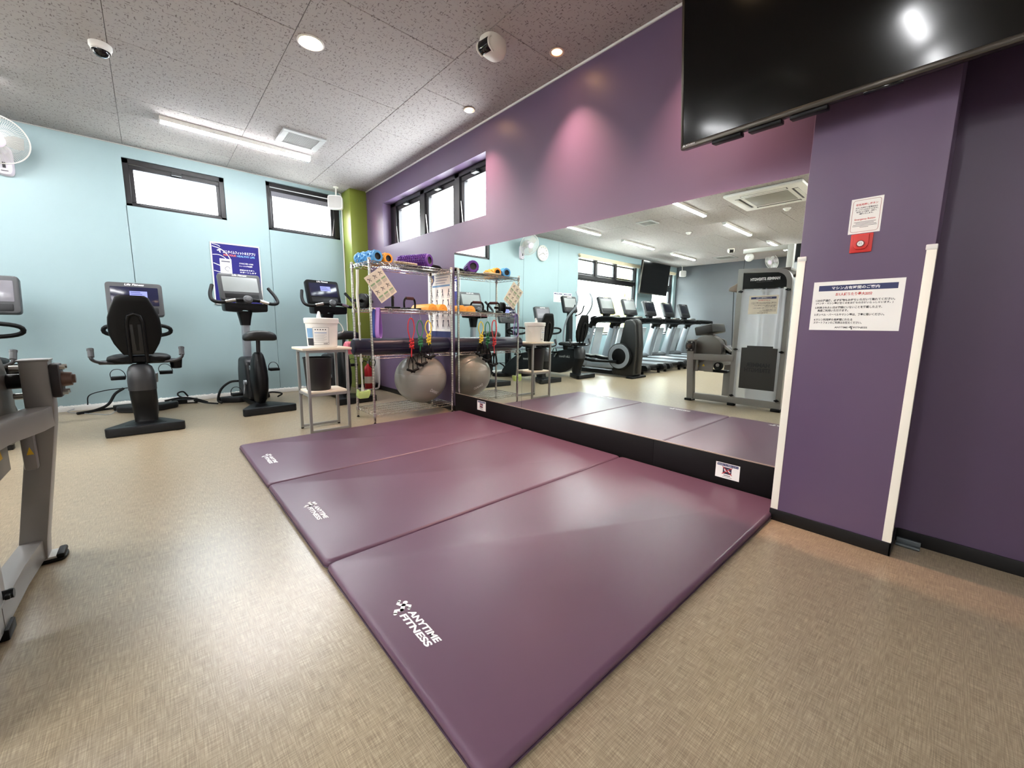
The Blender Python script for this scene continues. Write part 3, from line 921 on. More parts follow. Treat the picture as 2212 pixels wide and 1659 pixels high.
def vent(x, y, s, lab, louvre=False):
    t = thing('ceiling_vent', lab, 'vent', (x, y, ZC), 0, 'square ceiling vents')
    f = MB()
    for (a, b, c, d) in ((-s, s, -s, -s * 0.72), (-s, s, s * 0.72, s), (-s, -s * 0.72, -s * 0.72, s * 0.72), (s * 0.72, s, -s * 0.72, s * 0.72)):
        f.bb(a, b, c, d, -0.018, 0.0, 0.003, 1)
    obj('frame', f, mat('vent_white', (166, 166, 163), 0.5), t)
    obj('backing', MB().bb(-s * 0.73, s * 0.73, -s * 0.73, s * 0.73, -0.003, 0), mat('vent_shadow', (92, 92, 92), 0.8), t)
    nb = 14
    sl = MB().bb(-s * 0.73, s * 0.73, -0.0035, 0.0035, -0.014, -0.004)
    me = sl.mesh('louvre', mat('vent_white', (166, 166, 163), 0.5))
    for k in range(nb):
        o = obj('louvre', me, None, t)
        o.location = (0, -s * 0.70 + 1.40 * s * k / (nb - 1), 0)
    gr = MB()
    for k in range(17):
        x_ = -s * 0.70 + 1.40 * s * k / 16
        gr.bb(x_ - 0.001, x_ + 0.001, -s * 0.72, s * 0.72, -0.012, -0.006)
    obj('cross_wires', gr, mat('vent_white', (166, 166, 163), 0.5), t)
vent(1.325, 4.765, 0.195, 'white square grille vent beside the tube light over the bikes')
vent(-1.92, 4.02, 0.150, 'white square vent in the mirror left of the air conditioner')
vent(-6.62, 4.45, 0.24, 'white square vent close to the grey wall')
t = thing('dome_camera', 'small white dome security camera with black eye on the ceiling', 'camera', (-0.081, 4.154, ZC))
obj('base', MB().lathe([(0.0, 0.0), (0.060, 0.0), (0.060, -0.022), (0.052, -0.034), (0.049, -0.036)], 28), WHITE_PL, t)
obj('dome', MB().lathe([(0.047, -0.032), (0.046, -0.046), (0.038, -0.064), (0.022, -0.076), (0.0, -0.080)], 28), mat('dome_black', (14, 14, 16), 0.08), t)
obj('lens_hood', MB().lathe([(0.049, -0.034), (0.053, -0.040), (0.050, -0.044), (0.047, -0.042)], 28), WHITE_PL, t)
def ir_camera(x, y, rz, lab):
    t = thing('beam_detector', lab, 'detector', (x, y, ZC), rz, 'white ceiling beam detectors')
    lp = []
    for (z, a, b) in ((0, 0.072, 0.088), (-0.03, 0.075, 0.092), (-0.06, 0.072, 0.090), (-0.085, 0.060, 0.078), (-0.098, 0.036, 0.052)):
        lp.append(sloop((0, 0, z), (1, 0, 0), (0, 1, 0), a, b, 28, 2.6))
    obj('body', MB().loft(lp), mat('ivory_plastic', (222, 217, 206), 0.4), t)
    obj('lens_window', MB().prism(rpoly([(-0.092, -0.030), (-0.100, -0.058), (-0.094, -0.086), (-0.062, -0.101), (-0.050, -0.096), (-0.062, -0.060), (-0.070, -0.030)], 0.010, 3), -0.042, 0.042, 'yz', 0.003), mat('dome_black', (14, 14, 16), 0.08), t)
    obj('rim', MB().tube([(-0.050, -0.06, -0.02), (-0.052, -0.095, -0.045), (-0.050, -0.092, -0.085), (-0.046, -0.05, -0.103)], 0.006, 8, sm=4), mat('ivory_plastic', (222, 217, 206), 0.4), t)
    obj('rim', MB().tube([(0.050, -0.06, -0.02), (0.052, -0.095, -0.045), (0.050, -0.092, -0.085), (0.046, -0.05, -0.103)], 0.006, 8, sm=4), mat('ivory_plastic', (222, 217, 206), 0.4), t)
ir_camera(1.86, 2.30, R(-82), 'white ceiling detector with black lens above the mirror wall')
ir_camera(-5.50, 3.90, R(60), 'white ceiling detector with black lens far back in the mirror')
t = thing('air_conditioner', 'white four-way ceiling cassette air conditioner seen in the mirror', 'air conditioner', (-1.78, 2.03, ZC), 0)
obj('panel', MB().box((0, 0, -0.022), (0.95, 0.95, 0.044), 0.02), WHITE_PL, t)
obj('grille', MB().box((0, 0, -0.046), (0.52, 0.52, 0.008), 0.003), mat('grille_grey', (150, 148, 140), 0.6), t)
for k in range(4):
    M_ = Matrix.Rotation(R(90 * k), 4, 'Z')
    obj('air_slot', MB().box((0, 0.345, -0.0445), (0.56, 0.07, 0.004), 0.001, M=M_), mat('slot_dark', (58, 56, 54), 0.6), t)
    obj('flap', MB().box((0, 0.358, -0.048), (0.54, 0.042, 0.004), 0.001, M=M_ @ Matrix.Translation((0, 0, 0))), WHITE_PL, t)
for (x, y, lab) in ((-3.18, 3.85, 'small white round smoke sensor on the ceiling in the mirror'), (-2.65, 2.06, 'flat round smoke sensor next to the air conditioner')):
    t = thing('smoke_sensor', lab, 'sensor', (x, y, ZC), 0, 'round ceiling smoke sensors')
    obj('base', MB().lathe([(0.0, 0.0), (0.055, 0.0), (0.052, -0.014), (0.045, -0.018)], 24), WHITE_PL, t)
    obj('head', MB().lathe([(0.040, -0.016), (0.034, -0.034), (0.018, -0.042), (0.0, -0.043)], 24), WHITE_PL, t)
def speaker(x, y, z, rz, lab, ceil_drop):
    t = thing('wall_speaker', lab, 'speaker', (x, y, z), rz, 'small white hung speakers')
    obj('cabinet', MB().loft([sloop((0, yy, 0), (1, 0, 0), (0, 0, 1), a, b, 24, 6) for yy, a, b in ((-0.07, 0.088, 0.082), (-0.065, 0.095, 0.09), (0.0, 0.092, 0.088), (0.06, 0.06, 0.07), (0.07, 0.05, 0.06))]), WHITE_PL, t)
    obj('grille', MB().loft([sloop((0, yy, 0), (1, 0, 0), (0, 0, 1), a, b, 24, 6) for yy, a, b in ((-0.073, 0.080, 0.074), (-0.069, 0.086, 0.080))]), mat('speaker_grille', (186, 184, 180), 0.6, bump=0.4, bscale=600), t)
    obj('hanger', MB().cyl((0, 0.0, 0.07), (0, 0.02, ceil_drop), 0.010, n=10).cyl((0, 0.02, ceil_drop - 0.008), (0, 0.02, ceil_drop), 0.035, n=16), WHITE_PL, t)
speaker(2.075, 5.99, 2.595, R(-32), 'white speaker hung beside the green column', ZC - 2.595)
speaker(-7.36, 5.95, 2.58, R(35), 'white speaker in the grey wall corner seen in the mirror', ZC - 2.58)
# ------------------------------------------------------------------ chrome wire rack
RX0, RX1, RY0, RY1 = 1.535, 2.415, 3.665, 4.085
rack = thing('wire_rack', 'chrome four-tier wire rack in the corner by the mirror', 'rack', (RX0, RY0, 0))
RW, RD = RX1 - RX0, RY1 - RY0
for (x, y) in ((0, 0), (RW, 0), (0, RD), (RW, RD)):
    p = MB().cyl((x, y, 0.02), (x, y, 1.535), 0.0125, n=14)
    po = obj('post', p, CHROME, rack)
    gm = MB()
    for k in range(59):
        gm.lathe([(0.0126, -0.0015), (0.0131, 0), (0.0126, 0.0015)], 10, Matrix.Translation((x, y, 0.06 + k * 0.0254)))
    obj('post_grooves', gm, mat('groove_dark', (70, 68, 64), 0.5, 0.8), po)
    obj('foot', MB().lathe([(0.0, 0.0), (0.013, 0.0), (0.015, 0.008), (0.008, 0.012), (0.006, 0.03)], 14, Matrix.Translation((x, y, 0))), BLACK_PL, po)
    obj('cap', MB().lathe([(0.0128, 1.525), (0.0145, 1.528), (0.0140, 1.546), (0.008, 1.550), (0.0, 1.551)], 14, Matrix.Translation((x, y, 0))), mat('pale_cap', (206, 204, 196), 0.4), po)
TIERS = (0.105, 0.655, 1.095, 1.522)
for zt in TIERS:
    sh = bpy.data.objects.new('shelf', None); COL.objects.link(sh); sh.parent = rack; sh.location = (0, 0, zt)
    for dz in (0, -0.026):
        obj('rim', MB().tube([(0, 0, dz), (RW, 0, dz), (RW, RD, dz), (0, RD, dz)], 0.0033, 6, closed=True), CHROME, sh)
    zig = MB()
    for (a, b) in (((0.015, 0), (RW - 0.015, 0)), ((0.015, RD), (RW - 0.015, RD)), ((0, 0.015), (0, RD - 0.015)), ((RW, 0.015), (RW, RD - 0.015))):
        L = math.dist(a, b); n = max(4, int(L / 0.032))
        zig.tube([(a[0] + (b[0] - a[0]) * k / n, a[1] + (b[1] - a[1]) * k / n, 0 if k % 2 else -0.026) for k in range(n + 1)], 0.0022, 5)
    obj('truss_wire', zig, CHROME, sh)
    gw = MB()
    for k in range(1, 34):
        x = RW * k / 34
        gw.tube([(x, 0, 0.002), (x, RD, 0.002)], 0.0017, 5)
    for k in (1, 2, 3):
        gw.tube([(0, RD * k / 4, -0.003), (RW, RD * k / 4, -0.003)], 0.003, 6)
    obj('deck_wires', gw, CHROME, sh)
    cl = MB()
    for (x, y) in ((0, 0), (RW, 0), (0, RD), (RW, RD)):
        cl.lathe([(0.0132, 0.006), (0.0165, 0.004), (0.018, -0.030), (0.0132, -0.034)], 14, Matrix.Translation((x, y, 0)))
    obj('collar', cl, CHROME, sh)
ZT = TIERS[3] + 0.004
# foam rollers on the top tier
def roller(name, lab, p0, p1, r, m, hole_m, style):
    p0, p1 = Vector(p0), Vector(p1)
    t = thing(name, lab, 'foam roller', (0, 0, 0), 0, 'foam rollers on the top rack tier')
    d = (p1 - p0).normalized(); L = (p1 - p0).length
    q = d.to_track_quat('Z', 'Y').to_matrix().to_4x4()
    M_ = Matrix.Translation(p0) @ q
    t.location = p0
    M_ = Matrix.Translation(-p0) @ M_
    ri = r * 0.58
    b = MB().lathe([(ri, 0), (r * 0.92, 0), (r * 0.97, 0.004), (r * 0.97, 0.022), (r * 0.84, 0.026), (r * 0.84, L - 0.026), (r * 0.97, L - 0.022), (r * 0.97, L - 0.004), (r * 0.92, L), (ri, L), (ri, 0)], 32, M_)
    obj('foam', b, m, t)
    k_ = MB()
    if style == 'grid':
        n, rows = 9, max(3, int((L - 0.06) / 0.042))
        for j in range(rows):
            for i in range(n):
                a = 2 * PI * (i + 0.5 * (j % 2)) / n
                c = Vector((math.cos(a) * r * 0.93, math.sin(a) * r * 0.93, 0.042 + (L - 0.084) * j / (rows - 1)))
                k_.sphere((0, 0, 0), 1, 6, 4, (r * 0.22, r * 0.24, 0.017), M_ @ Matrix.Translation(c) @ Matrix.Rotation(a, 4, 'Z'))
    else:
        n, rows = 15, max(5, int((L - 0.06) / 0.023))
        for j in range(rows):
            for i in range(n):
                a = 2 * PI * i / n
                c = Vector((math.cos(a) * r * 0.93, math.sin(a) * r * 0.93, 0.034 + (L - 0.068) * j / (rows - 1)))
                k_.box((0, 0, 0), (r * 0.26, r * 0.24, 0.013), 0.002, M_ @ Matrix.Translation(c) @ Matrix.Rotation(a, 4, 'Z'), 1)
    ko = obj('knobs', k_, m, t)
    ko['kind'] = 'stuff'
    obj('core', MB().lathe([(ri * 0.90, 0.006), (ri, 0.002), (ri, L - 0.002), (ri * 0.90, L - 0.006), (ri * 0.90, 0.006)], 28, M_), hole_m, t)
    obj('end_disc', MB().lathe([(0, 0.012), (ri * 0.9, 0.012), (ri * 0.9, 0.016), (0, 0.016)], 24, M_), hole_m, t)
HOLE = mat('dark_core', (28, 24, 26), 0.6)
roller('foam_roller', 'blue knobbly foam roller at the left end of the top tier', (1.655, 3.745, ZT + 0.056), (1.595, 4.06, ZT + 0.056), 0.056, mat('sky_blue_foam', (84, 156, 212), 0.5), HOLE, 'grid')
roller('foam_roller', 'orange knobbly foam roller right of the blue one', (1.775, 3.775, ZT + 0.052), (1.715, 4.07, ZT + 0.052), 0.052, mat('orange_foam', (240, 156, 36), 0.5), HOLE, 'grid')
roller('foam_roller', 'purple ridged foam roller leaning on the top tier', (2.185, 3.705, ZT + 0.072), (2.015, 4.035, ZT + 0.066), 0.066, mat('violet_foam', (96, 52, 140), 0.42), mat('core_grey', (44, 42, 44), 0.5), 'ridge')
t = thing('massage_stick', 'brown beaded massage stick lying on the top tier', 'massage stick', (1.79, 3.70, ZT + 0.014))
bs = MB()
for k in range(13):
    bs.lathe([(0.004, 0), (0.012, 0.002), (0.014, 0.007), (0.012, 0.012), (0.004, 0.014)], 12, Matrix.Translation((0, 0, 0)) @ Matrix.Rotation(R(90), 4, 'Y') @ Matrix.Translation((0, 0, k * 0.0148)))
obj('beads', bs, mat('tan_beads', (176, 160, 132), 0.5), t)
obj('handle', MB().cyl((0.193, 0, 0), (0.245, 0.0, 0), 0.012, 0.010, 12), mat('tan_beads', (176, 160, 132), 0.5), t)
t = thing('balance_cushion', 'black round balance cushion behind the purple roller', 'balance cushion', (2.303, 3.958, ZT))
obj('cushion', MB().lathe([(0.0, 0.0), (0.10, 0.0), (0.142, 0.014), (0.152, 0.032), (0.142, 0.050), (0.09, 0.064), (0.0, 0.060)], 36), BLACK_RUB, t)
obj('rib_ring', MB().lathe([(0.150, 0.028), (0.156, 0.031), (0.156, 0.035), (0.150, 0.038)], 36), BLACK_RUB, t)
t = thing('folded_mat', 'flat dark purple folded mat under the purple roller', 'mat', (2.06, 3.86, ZT), R(-24))
obj('fold', MB().box((0, 0, 0.0045), (0.16, 0.30, 0.009), 0.004), mat('dark_purple_foam', (66, 44, 78), 0.6), t)
# middle tier
ZM = TIERS[2] + 0.004
t = thing('ab_wheel', 'black ab wheel at the left end of the middle tier', 'ab wheel', (1.575, 3.92, ZM), R(20))
for s_ in (-0.016, 0.016):
    wl = MB().lathe([(0.020, -0.012), (0.060, -0.012), (0.072, -0.008), (0.072, 0.008), (0.060, 0.012), (0.020, 0.012)], 30, Matrix.Translation((s_, 0, 0.072)) @ Matrix.Rotation(R(90), 4, 'Y'))
    wo = obj('wheel', wl, BLACK_PL, t)
    obj('hub_ring', MB().lathe([(0.040, 0.0), (0.048, 0.014), (0.054, 0.0)], 24, Matrix.Translation((s_, 0, 0.072)) @ Matrix.Rotation(R(90 if s_ > 0 else -90), 4, 'Y')), GREY_PL, wo)
for s_ in (-1, 1):
    obj('grip', MB().cyl((s_ * 0.028, 0, 0.072), (s_ * 0.105, 0, 0.072), 0.013, 0.015, 14), BLACK_RUB, t)
def push_bar(x, y, rz, lab):
    t = thing('push_up_bar', lab, 'push-up bar', (x, y, ZM), rz, 'black push-up bars on the middle tier')
    for s_ in (-1, 1):
        obj('upright', MB().tube([(s_ * 0.075, 0, 0.012), (s_ * 0.078, 0, 0.07), (s_ * 0.066, 0, 0.108), (s_ * 0.045, 0, 0.118)], 0.011, 10, sm=4), BLACK_PL, t)
    obj('grip', MB().cyl((-0.05, 0, 0.118), (0.05, 0, 0.118), 0.016, n=14), mat('maroon_foam', (74, 34, 38), 0.6), t)
    for s_ in (-1, 1):
        obj('foot', MB().box((s_ * 0.075, 0, 0.011), (0.042, 0.15, 0.022), 0.008), BLACK_PL, t)
push_bar(1.815, 3.80, R(62), 'black push-up bar closer to the exercise card')
push_bar(2.025, 3.85, R(18), 'black push-up bar beside the orange half rollers')
def half_roller(x, lab):
    t = thing('half_roller', lab, 'half roller', (x, 3.705, ZM), R(4), 'orange half rollers on the middle tier')
    prof = [(0.058 * math.cos(a), 0.068 * math.sin(a)) for a in [PI * k / 14 for k in range(15)]]
    obj('half_foam', MB().prism(prof, 0.0, 0.33, 'xz', 0.003), mat('orange_half_foam', (238, 168, 66), 0.55), t)
    obj('flat_board', MB().bb(-0.052, 0.052, 0.003, 0.327, -0.001, 0.004), mat('tan_board', (214, 178, 130), 0.6), t)
    lt = MB(); lt.ribbon([(-0.012, 0.024), (0.012, 0.026)], 0.004, Vector((0, -0.0006, 0)), Vector((1, 0, 0)), Vector((0, 0, 1)))
    obj('print', lt, mat('orange_print', (206, 116, 30), 0.6), t)
half_roller(2.212, 'orange half-round foam roller closer to the push-up bars')
half_roller(2.336, 'orange half-round foam roller closer to the mirror')
# the exercise card hanging from the front of the top tier
t = thing('exercise_card', 'tilted cream laminated exercise card hanging on the rack', 'card', (1.632, 3.648, 1.308))
an = R(-38)
ru = Vector((math.cos(an), 0, math.sin(an))); uu = Vector((-math.sin(an), 0, math.cos(an)))
CW, CH = 0.195, 0.268
ru, uu = Vector((0.82, 0, 0.60)).normalized(), Vector((-0.585, 0, 0.81)).normalized()
uu = (uu - ru * uu.dot(ru)).normalized()
obj('card', MB().plate(-CW / 2, -CH / 2, CW / 2, CH / 2, (0, 0, 0), ru, uu, 0.0015), mat('cream_card', (236, 226, 204), 0.4), t)
oc = Vector((0, -0.0022, 0))
fg = MB(); gb = MB(); tx = MB()
for r_ in range(4):
    for c_ in range(3):
        cx, cy = -CW / 2 + 0.034 + c_ * 0.063, CH / 2 - 0.045 - r_ * 0.062
        if r_ % 2 == 0:
            fg.disc((cx - 0.012, cy + 0.016), 0.005, oc, ru, uu, 8)
            fg.ribbon([(cx - 0.016, cy - 0.014), (cx - 0.004, cy + 0.004), (cx - 0.010, cy + 0.012), (cx + 0.014, cy + 0.006)], 0.0045, oc, ru, uu)
            fg.ribbon([(cx - 0.004, cy + 0.004), (cx + 0.012, cy - 0.014)], 0.0045, oc, ru, uu)
        else:
            gb.plate(cx - 0.024, cy + 0.008, cx + 0.024, cy + 0.024, oc, ru, uu)
            for l in range(4):
                tx.ribbon([(cx - 0.024, cy + 0.001 - l * 0.007), (cx + 0.024 - 0.006 * (l == 3), cy + 0.001 - l * 0.007)], 0.0025, oc, ru, uu, caps=False)
obj('figures', fg, INK, t); obj('headings', gb, mat('sage_green_print', (150, 178, 136), 0.6), t); obj('text_lines', tx, mat('grey_print', (132, 128, 118), 0.6), t)
hk = MB().tube([(-0.085, 0.012, 0.205), (-0.093, 0.006, 0.19), (-0.088, 0.0, 0.172), (-0.075, -0.003, 0.165), (-0.067, -0.003, 0.15)], 0.0022, 6, sm=3)
obj('hook', hk, STEEL, t)
# loop bands
def loop_band(x, y, ztop, zbot, wdt, m, lab, sp=0.030):
    t = thing('loop_band', lab, 'resistance band', (x, y, ztop), 0, 'loop bands hanging on the rack')
    h = ztop - zbot
    pts = [(-0.006, 0), (-0.010 - sp * 0.3, -h * 0.35), (-sp, -h * 0.75), (-sp * 0.7, -h * 0.95), (0, -h), (sp * 0.7, -h * 0.95), (sp, -h * 0.75), (0.010 + sp * 0.3, -h * 0.35), (0.006, 0), (0, 0.006)]
    P = catmull([Vector((p[0], 0, p[1])) for p in pts], 5, True)
    b = MB()
    n = len(P); vs = []
    cx = Vector((0, 0, -h * 0.55))
    for p in P:
        dn = (p - cx).normalized() * 0.0012
        for off, s_ in ((dn, -1), (dn, 1), (-dn, 1), (-dn, -1)):
            vs.append(p + off + Vector((0, s_ * wdt / 2, 0)))
    fs = []
    for i in range(n):
        j = (i + 1) % n
        for k in range(4):
            l = (k + 1) % 4
            fs.append((i * 4 + k, i * 4 + l, j * 4 + l, j * 4 + k))
    b.add(vs, fs)
    obj('band', b, m, t)
    t.rotation_euler = (0, 0, R(35))
loop_band(1.592, 3.643, 1.092, 0.822, 0.045, mat('lilac_latex', (170, 122, 196), 0.5), 'lilac loop band hanging below the middle tier')
loop_band(1.556, 3.668, 1.075, 0.828, 0.045, mat('royal_blue_latex', (42, 66, 150), 0.5), 'blue loop band hanging behind the lilac one', 0.02)
# resistance tubes with handles
def tube_set(x, col, lab, zt, zk, zh, seed):
    t = thing('resistance_tube', lab, 'resistance tube', (x, 3.648, zt), 0, 'coloured resistance tubes hanging on the rack')
    rr = random.Random(seed)
    lp = MB().tube([(-0.012, 0, -(zt - zk)), (-0.034, 0, -(zt - zk) * 0.55), (-0.026, 0, -0.03), (0, 0, 0), (0.026, 0, -0.03), (0.034, 0, -(zt - zk) * 0.55), (0.012, 0, -(zt - zk))], 0.0055, 8, sm=5)
    obj('loop', lp, col, t)
    kn = []
    zc = -(zt - zk)
    for k in range(26):
        a = k * 1.35
        kn.append((math.cos(a) * 0.022, math.sin(a) * 0.018 - 0.004, zc - 0.002 - k * 0.0034 + 0.012 * math.sin(k * 2.1)))
    obj('knot', MB().tube(kn, 0.0052, 7, sm=3), col, t)
    z2 = zc - 0.085
    obj('tail', MB().tube([(0.004, 0, z2 + 0.02), (0.0, 0, z2 - 0.02), (-0.003, 0, zh - zt + 0.02)], 0.0055, 7, sm=3), col, t)
    z3 = zh - zt
    for s_ in (-1, 1):
        hd = bpy.data.objects.new('handle', None); COL.objects.link(hd); hd.parent = t
        w_ = 0.022 + 0.008 * s_
        st = MB().tube([(s_ * 0.012, 0, z3 + 0.025), (s_ * w_ - 0.022, -0.004, z3 - 0.05), (s_ * w_ - 0.024, -0.004, z3 - 0.105)], 0.008, 8, flat=0.35, sm=3).tube([(s_ * 0.012, 0, z3 + 0.025), (s_ * w_ + 0.022, -0.004, z3 - 0.05), (s_ * w_ + 0.024, -0.004, z3 - 0.105)], 0.008, 8, flat=0.35, sm=3)
        obj('strap', st, BLACK_RUB, hd)
        obj('grip', MB().cyl((s_ * w_ - 0.042, -0.004, z3 - 0.115 - 0.014 * s_), (s_ * w_ + 0.042, -0.004, z3 - 0.115 + 0.016 * s_), 0.0125, n=12), BLACK_RUB, hd)
    obj('hook', MB().tube([(0.0, 0.012, 0.086), (0.004, 0.004, 0.080), (0.002, 0.0, 0.05), (0.010, 0.0, 0.012), (0.0, 0.0, -0.008), (-0.012, 0.0, 0.010)], 0.002, 6, sm=3), STEEL, t)
tube_set(1.928, mat('red_latex', (196, 30, 36), 0.4), 'red resistance tube with black handles', 1.012, 0.805, 0.61, 1)
tube_set(2.026, mat('green_latex', (26, 120, 68), 0.4), 'green resistance tube with black handles', 0.992, 0.825, 0.67, 2)
tube_set(2.120, mat('yellow_latex', (236, 206, 58), 0.4), 'yellow resistance tube with black handles', 0.992, 0.85, 0.735, 3)
# rolled yoga mat and pink roll on the third tier
ZL = TIERS[1] + 0.004
t = thing('rolled_mat', 'long navy rolled mat lying on the third tier', 'mat', (1.40, 3.79, ZL + 0.078))
pts = [(0.078 * (1 - 0.055 * k / 16) * math.cos(k * PI / 8 + 0.6), 0.078 * (1 - 0.055 * k / 16) * math.sin(k * PI / 8 + 0.6)) for k in range(17)]
rl = MB().lathe([(0.0, 0.0), (0.030, 0.0), (0.064, 0.001), (0.074, 0.006), (0.078, 0.016), (0.078, 1.018), (0.074, 1.028), (0.064, 1.033), (0.0, 1.034)], 40, Matrix.Rotation(R(90), 4, 'Y'))
obj('roll', rl, mat('navy_vinyl', (22, 22, 46), 0.38, bump=0.1, bscale=60), t)
obj('flap_edge', MB().tube([(0.01, -0.074, -0.026), (1.02, -0.074, -0.026)], 0.005, 8), mat('navy_vinyl', (22, 22, 46), 0.38), t)
sp = MB()
sp.ribbon([(0.058 * (1 - k / 60) * math.cos(k * 0.42), 0.058 * (1 - k / 60) * math.sin(k * 0.42)) for k in range(44)], 0.003, (-0.0012, 0, 0), (0, 1, 0), (0, 0, 1))
obj('spiral_end', sp, mat('dark_navy', (18, 18, 36), 0.6), t)
t = thing('rolled_mat', 'pink rolled mat peeking out behind the navy roll', 'mat', (1.385, 3.945, ZL + 0.062))
obj('roll', MB().lathe([(0.0, 0.0), (0.05, 0.0), (0.062, 0.01), (0.062, 1.01), (0.05, 1.02), (0.0, 1.02)], 30, Matrix.Rotation(R(90), 4, 'Y')), mat('pink_foam', (226, 120, 140), 0.6), t)
# exercise ball on the bottom tier
t = thing('exercise_ball', 'large silver grey exercise ball on the bottom tier', 'ball', (2.150, 3.875, TIERS[0] + 0.004))
bl = MB()
for i in range(33):
    pass
bl.sphere((0, 0, 0.268), 0.268, 48, 32, (1.03, 1.03, 0.985))
obj('ball_skin', bl, mat('silver_grey_pvc', (130, 127, 119), 0.30, var=0.03), t, 80)
rg = MB()
for k in range(7):
    z = 0.268 + 0.264 * math.cos(R(22 + k * 9)) * 0.985
    r_ = 0.268 * 1.03 * math.sin(R(22 + k * 9)) + 0.0006
    rg.lathe([(r_ - 0.001, z - 0.0012), (r_ + 0.0008, z), (r_ - 0.001, z + 0.0012)], 48)
obj('moulded_rings', rg, mat('silver_grey_pvc', (130, 127, 119), 0.30, var=0.03), t)
nd = Vector((-0.02, -0.92, -0.40)).normalized()
ru = Vector((0.72, -0.26, -0.55)); ru = (ru - nd * ru.dot(nd)).normalized(); uu = nd.cross(ru); uu = -uu if uu.z < 0 else uu
tvs, tfs, ta = text_data('DANNO')
lt = MB()
vs = []
for v in tvs:
    p = nd * 0.268 + ru * ((v[0] - 0.5) * 0.115 + 0.03) + uu * ((v[1] - 0.5) * 0.032)
    p = p.normalized() * 0.2775
    vs.append((p.x, p.y, p.z * 0.985 + 0.268))
lt.add(vs, tfs)
obj('lettering', lt, WHITE_INK, t)
# the long-handled cleaning wand hanging at the rack end
t = thing('floor_wiper', 'white telescopic wiper with lime green pad hanging at the rack end', 'wiper', (1.462, 3.752, 0.30))
obj('upper_handle', MB().tube([(-0.004, 0, 1.14), (-0.006, 0, 1.03), (-0.014, 0, 0.92), (-0.008, 0, 0.80)], 0.0125, 10), mat('white_wand', (226, 226, 214), 0.4), t)
obj('pole', MB().cyl((-0.008, 0, 0.82), (0.0, 0, 0.06), 0.0085, n=12).cyl((-0.001, 0, 0.30), (-0.001, 0, 0.335), 0.014, n=14).cyl((-0.005, 0, 0.640), (-0.005, 0, 0.665), 0.012, n=14), mat('white_wand', (226, 226, 214), 0.4), t)
obj('swivel', MB().tube([(0, 0, 0.08), (0, 0, 0.0), (0, -0.01, -0.03)], [0.010, 0.020], 10).box((0, -0.008, -0.028), (0.05, 0.03, 0.012), 0.004), mat('white_wand', (226, 226, 214), 0.4), t)
hd = MB().prism(rpoly([(-0.058, -0.020), (-0.044, -0.048), (0.044, -0.048), (0.062, -0.010), (0.066, 0.030), (0.044, 0.018), (-0.040, 0.018), (-0.046, 0.046)], 0.010, 3), -0.03, 0.02, 'xz', 0.006)
obj('wiper_pad', hd, mat('lime_cloth', (190, 214, 130), 0.7), t)
obj('hanging_ring', MB().tube([(-0.004 + 0.022 * math.cos(k * PI / 8), 0, 1.158 + 0.022 * math.sin(k * PI / 8)) for k in range(16)], 0.002, 6, closed=True).tube([(-0.004, 0, 1.18), (-0.002, 0, 1.21), (0.004, 0, 1.232)], 0.002, 6), STEEL, t)
t = thing('wire_clip', 'small bent wire clip clamped to the front of the middle tier', 'clip', (1.70, 3.655, 1.075))
obj('wire', MB().tube([(0, 0, 0.02), (0, -0.004, -0.02), (0.012, -0.006, -0.022), (0.012, -0.006, 0.026), (0.026, -0.006, 0.026), (0.026, -0.006, -0.022), (0.036, -0.004, -0.02), (0.036, 0, 0.02)], 0.0022, 6), STEEL, t)

# ------------------------------------------------------------------ side table, bucket, waste bin
TX0, TX1, TY0, TY1 = 0.955, 1.300, 3.635, 3.945
t = thing('side_table', 'narrow side table with pale wooden top and grey steel legs', 'table', (TX0, TY0, 0))
TW, TD = TX1 - TX0, TY1 - TY0
obj('table_top', MB().bb(-0.030, TW + 0.030, -0.015, TD + 0.015, 0.725, 0.745, 0.003), LIGHTWOOD, t)
obj('lower_shelf', MB().bb(0.012, TW - 0.012, 0.012, TD - 0.012, 0.352, 0.368, 0.002), LIGHTWOOD, t)
for (x, y) in ((0.011, 0.011), (TW - 0.011, 0.011), (0.011, TD - 0.011), (TW - 0.011, TD - 0.011)):
    lg = obj('leg', MB().bb(x - 0.011, x + 0.011, y - 0.011, y + 0.011, 0.010, 0.725, 0.0015), TABLE_GREY, t)
    obj('foot', MB().bb(x - 0.010, x + 0.010, y - 0.010, y + 0.010, 0.0, 0.011, 0.001), BLACK_PL, lg)
for (nm, z0, z1) in (('upper_rail', 0.703, 0.725), ('middle_rail', 0.330, 0.352)):
    obj(nm, MB().bb(0.011, TW - 0.011, 0.002, 0.020, z0, z1).bb(0.011, TW - 0.011, TD - 0.020, TD - 0.002, z0, z1).bb(0.002, 0.020, 0.011, TD - 0.011, z0, z1).bb(TW - 0.020, TW - 0.002, 0.011, TD - 0.011, z0, z1), TABLE_GREY, t)
obj('stretcher', MB().bb(0.011, TW - 0.011, TD - 0.021, TD - 0.001, 0.012, 0.034, 0.001).bb(0.011, TW - 0.011, 0.001, 0.021, 0.012, 0.034, 0.001), TABLE_GREY, t)
t = thing('wipes_bucket', 'white plastic wipes bucket with a printed label on the table top', 'bucket', (1.132, 3.775, 0.745))
obj('tub', MB().lathe([(0.0, 0.0), (0.114, 0.0), (0.119, 0.004), (0.130, 0.205), (0.130, 0.212)], 40), mat('white_tub', (240, 236, 228), 0.4), t)
obj('lid', MB().lathe([(0.132, 0.205), (0.139, 0.208), (0.141, 0.246), (0.136, 0.252), (0.0, 0.256)], 40), mat('white_tub', (240, 236, 228), 0.4), t)
lb = MB(); lp = MB(); bd = MB(); bl2 = MB(); bc = MB()
def on_tub(a, z, e=0.0008):
    r_ = 0.119 + 0.011 * (z / 0.205) + e
    return (r_ * math.cos(a), r_ * math.sin(a), z)
